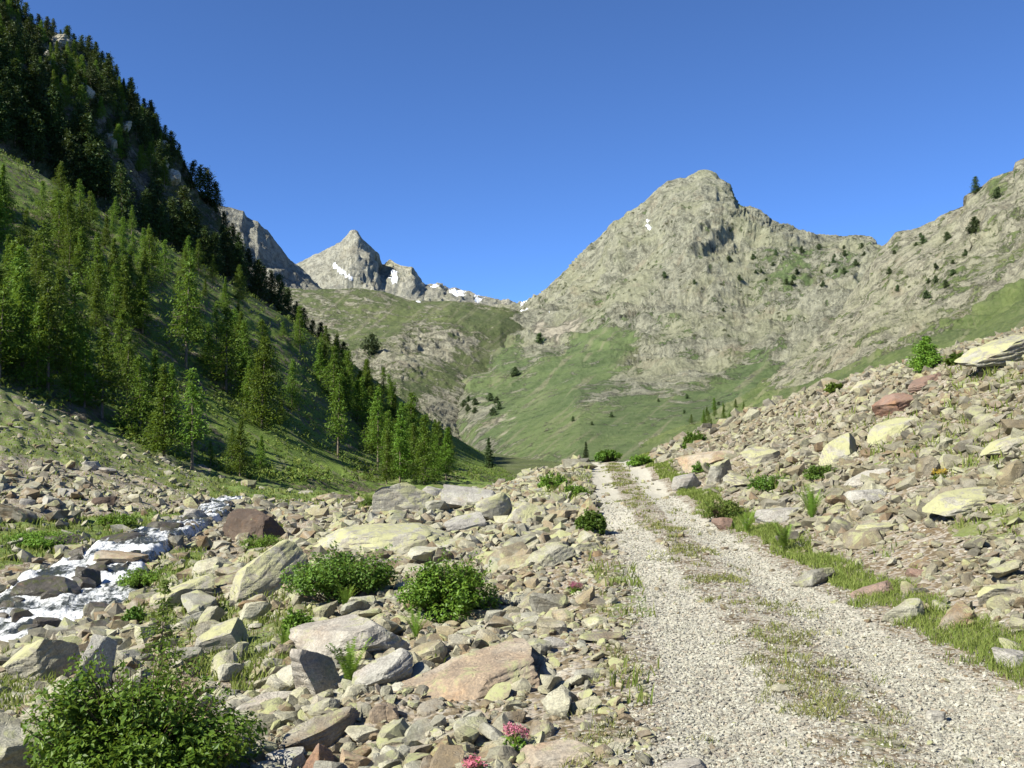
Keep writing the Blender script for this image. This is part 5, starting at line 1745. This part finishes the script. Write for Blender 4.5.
def flowers(label, px, base, wpx, hpx, seed, mat, name):
    loc, nm = hit(px, base)
    if loc is None:
        return
    rg = np.random.default_rng(seed)
    s = loc.y / F
    W, H = wpx * s * 0.5, hpx * s
    e = empty(name, loc)
    tag(e, label, 'flowers')
    n = 26
    a = rg.uniform(0, 6.28, n)
    r = np.sqrt(rg.uniform(0, 1, n)) * W
    tops = np.stack([np.cos(a) * r, np.sin(a) * r, H * rg.uniform(0.7, 1.05, n)], -1)
    st = [tube([t_ * [0.5, 0.5, 0], t_], 0.0022, 0.0015, 3) for t_ in tops]
    link('stem', mesh_np('stem', *merge(st)), M_GRASS, e)
    c = np.repeat(tops, 14, 0) + rg.normal(0, 0.014, (n * 14, 3)) * [1, 1, 0.6]
    link('blossom', mesh_np('blossom', *tris(c, np.full(len(c), 0.013), rg)), mat, e)
    c = np.repeat(tops * [0.7, 0.7, 0.35], 8, 0) + rg.normal(0, 0.02, (n * 8, 3))
    link('leaf', mesh_np('leaf', *tris(c, np.full(len(c), 0.025), rg)), M_LEAFBRIGHT, e)


flowers('pink stonecrop in bloom left of the flat tan slab', 516, 752, 20, 24, 1, M_PINK, 'stonecrop')
flowers('pink stonecrop at the lower edge left of the larger one', 474, 776, 16, 14, 2, M_PINK, 'stonecrop')
flowers('tiny pink flowers beside the rusty stones left of the track', 576, 594, 12, 10, 3, M_PINK, 'stonecrop')
flowers('small yellow flowers on the right slope above the wide pale slab', 940, 482, 14, 12, 4, M_YELLOW, 'hawkweed')


# ------------------------------------------------------------------ grass, one mass
def blades(pos, h, w, rg, spread=0.5):
    n = len(pos)
    th = rg.uniform(0, 6.28, n)
    ln = rg.normal(0, spread, (n, 2))
    side = np.stack([np.cos(th), np.sin(th), np.zeros(n)], -1) * w[:, None]
    mid = pos + np.stack([ln[:, 0] * 0.3, ln[:, 1] * 0.3, np.ones(n) * 0.6], -1) * h[:, None]
    tip = pos + np.stack([ln[:, 0], ln[:, 1], np.ones(n)], -1) * h[:, None]
    v = np.stack([pos - side, pos + side, mid + side * 0.7, mid - side * 0.7, tip], 1).reshape(-1, 3)
    i = np.arange(n)[:, None] * 5
    f = np.concatenate([i + [0, 1, 2], i + [0, 2, 3], i + [3, 2, 4]], 0).reshape(-1, 3)
    return v, f


def grass_mass(name, label, n_try, rmin, rmax, hmin, hmax, thr, mat, seed, wfac=0.05, cl=1.0, extra=None, sp=0.45, logr=True):
    rg = np.random.default_rng(seed)
    r = np.exp(rg.uniform(math.log(rmin), math.log(rmax), n_try)) if logr else np.sqrt(rg.uniform(rmin**2, rmax**2, n_try))
    th = np.radians(rg.uniform(-40, 40, n_try))
    X, Y = r * np.sin(th), r * np.cos(th)
    q = np.stack([X, Y, 0 * X], -1)
    p = np.stack([X, Y, ground_z(X, Y)], -1)
    g, rd, wet = cover(p)
    if extra is not None:
        g = extra(X, Y, g, rd)
    m = g + cl * (0.55 * fbm(q * 1.6 + 3, 3) + 0.45 * fbm(q * 5.0, 2)) > thr + rg.normal(0, 0.06, n_try)
    p = p[m]
    r = r[m]
    h = rg.uniform(hmin, hmax, len(p)) * np.clip(r / 12, 1.0, 1.8)
    w = np.maximum(h * wfac, 0.0007 * r)
    v, f = blades(p, h, w, rg, sp)
    tag(link(name, mesh_np(name, v, f), mat), label, 'grass', kind='stuff')
    print(name, len(p))


def verge(X, Y, g, rd):
    b = road_right(Y)
    d = X - b
    w = np.exp(-((d - 0.34) / 0.19) ** 2)
    return np.where((Y < 48), w * 0.95, 0)


def median(X, Y, g, rd):
    a, b = road_left(Y), road_right(Y)
    tt = (X - a) / (b - a)
    return np.where((Y < 40) & (tt > -0.5) & (tt < 1.0), np.exp(-((tt - 0.5) / 0.24) ** 2) * 0.5 + np.exp(-((tt + 0.12) / 0.12) ** 2) * 0.42, 0)


def strip_grass(name, label, n, t0, t1, ylo, yhi, fn, thr, hmin, hmax, mat, seed, wfac, cl, sp):
    """grass in a band along the track (t in track widths)"""
    rg = np.random.default_rng(seed)
    Y = np.exp(rg.uniform(math.log(ylo), math.log(yhi), n))
    a, b = road_left(Y), road_right(Y)
    X = a + (b - a) * rg.uniform(t0, t1, n)
    q = np.stack([X, Y, 0 * X], -1)
    g = fn(X, Y, None, None)
    m = g + cl * (0.5 * fbm(q * 1.4 + 3, 3) + 0.5 * fbm(q * 4.5, 2)) > thr + rg.normal(0, 0.05, n)
    X, Y = X[m], Y[m]
    p = np.stack([X, Y, ground_z(X, Y) - 0.005], -1)
    h = rg.uniform(hmin, hmax, len(p)) * np.clip(1.0 + 0.5 * pnoise(q[m] * 2), 0.5, 1.6)
    w = np.maximum(h * wfac, 0.00045 * Y)
    v, f = blades(p, h, w, rg, sp)
    tag(link(name, mesh_np(name, v, f), mat), label, 'grass', kind='stuff')
    print(name, len(p))


strip_grass('grass', 'fresh green grass of the verge along the right side of the track', 120000, 0.95, 1.75, 4.5, 45, verge, 0.26, 0.035, 0.095, M_GRASS, 51, 0.028, 0.8, 0.5)
strip_grass('dry_grass', 'thin yellowish grass between the wheel tracks', 110000, -0.6, 0.95, 4.5, 38, median, 0.58, 0.02, 0.065, M_DRYGRASS, 52, 0.045, 1.7, 0.7)
grass_mass('meadow_grass', 'green grass and herbs growing between the stones of the banks', 200000, 5, 75, 0.05, 0.14, 0.58, M_GRASS, 53, 0.06, 1.0, lambda X, Y, g, rd: np.where((X > road_left(Y) + 0.35) & (X < road_right(Y) + 0.7) & (Y < 45), 0, g))

# low heath on the lit hillside
rg = np.random.default_rng(61)
sv = np.array([v.co[:] for v in slope.data.vertices])
spx, spy = project(sv)
ok = np.nonzero((spx > -60) & (spx < 520) & (spy < 482) & (spy > 120))[0]
pick = rg.choice(ok, 26000)
c = sv[pick] + rg.normal(0, 0.5, (len(pick), 3)) * [1, 1, 0.15]
cl = fbm(c * 0.22, 4)
keep = cl > -0.02
c = c[keep]
c = np.repeat(c, 4, 0) + rg.normal(0, 0.28, (len(c) * 4, 3)) * [1, 1, 0.6] + [0, 0, 0.12]
hv, hf = tris(c, rg.uniform(0.16, 0.42, len(c)), rg, 0.2)
tag(link('undergrowth', mesh_np('undergrowth', hv, hf), M_HEATH), 'low heath and bilberry covering the lit hillside', 'undergrowth', kind='stuff')

# ------------------------------------------------------------------ light, sky, camera
SUN_DIR = Vector((-0.65, -0.40, 0.65)).normalized()   # towards the sun
elev = math.asin(SUN_DIR.z)
azim = math.atan2(SUN_DIR.x, SUN_DIR.y)
w = bpy.data.worlds.new('World')
SC.world = w
w.use_nodes = True
nt = w.node_tree
nt.nodes.clear()
sky = nt.nodes.new('ShaderNodeTexSky')
sky.sky_type = 'NISHITA'
sky.sun_disc = False
sky.sun_elevation = elev
sky.sun_rotation = azim
sky.altitude = 6000
sky.air_density = 1.0
sky.dust_density = 0.0
sky.ozone_density = 10.0
bg = nt.nodes.new('ShaderNodeBackground')
bg.inputs['Strength'].default_value = 0.111
wo = nt.nodes.new('ShaderNodeOutputWorld')
nt.links.new(sky.outputs[0], bg.inputs[0])
nt.links.new(bg.outputs[0], wo.inputs[0])

sl = bpy.data.lights.new('sun', 'SUN')
sl.energy = 5.0
sl.angle = math.radians(0.5)
sl.color = (1.0, 0.96, 0.83)
so = bpy.data.objects.new('sun', sl)
COL.objects.link(so)
so.rotation_euler = SUN_DIR.to_track_quat('Z', 'Y').to_euler()

cam = bpy.data.cameras.new('camera')
cam.sensor_fit = 'HORIZONTAL'
cam.sensor_width = 36.0
cam.lens = 36.0 * F / 1024.0
cam.clip_start = 0.1
cam.clip_end = 12000
co = bpy.data.objects.new('camera', cam)
COL.objects.link(co)
co.location = (0, 0, CAMZ)
co.rotation_euler = (math.pi / 2 + PITCH, 0, 0)
SC.camera = co

SC.view_settings.view_transform = 'Standard'
SC.view_settings.look = 'None'
SC.view_settings.exposure = 1.05
SC.view_settings.gamma = 1.0
SC.view_settings.use_curve_mapping = False
SC.render.engine = 'CYCLES'
SC.cycles.max_bounces = 5
SC.cycles.diffuse_bounces = 3
SC.cycles.transmission_bounces = 3
SC.cycles.use_denoising = True
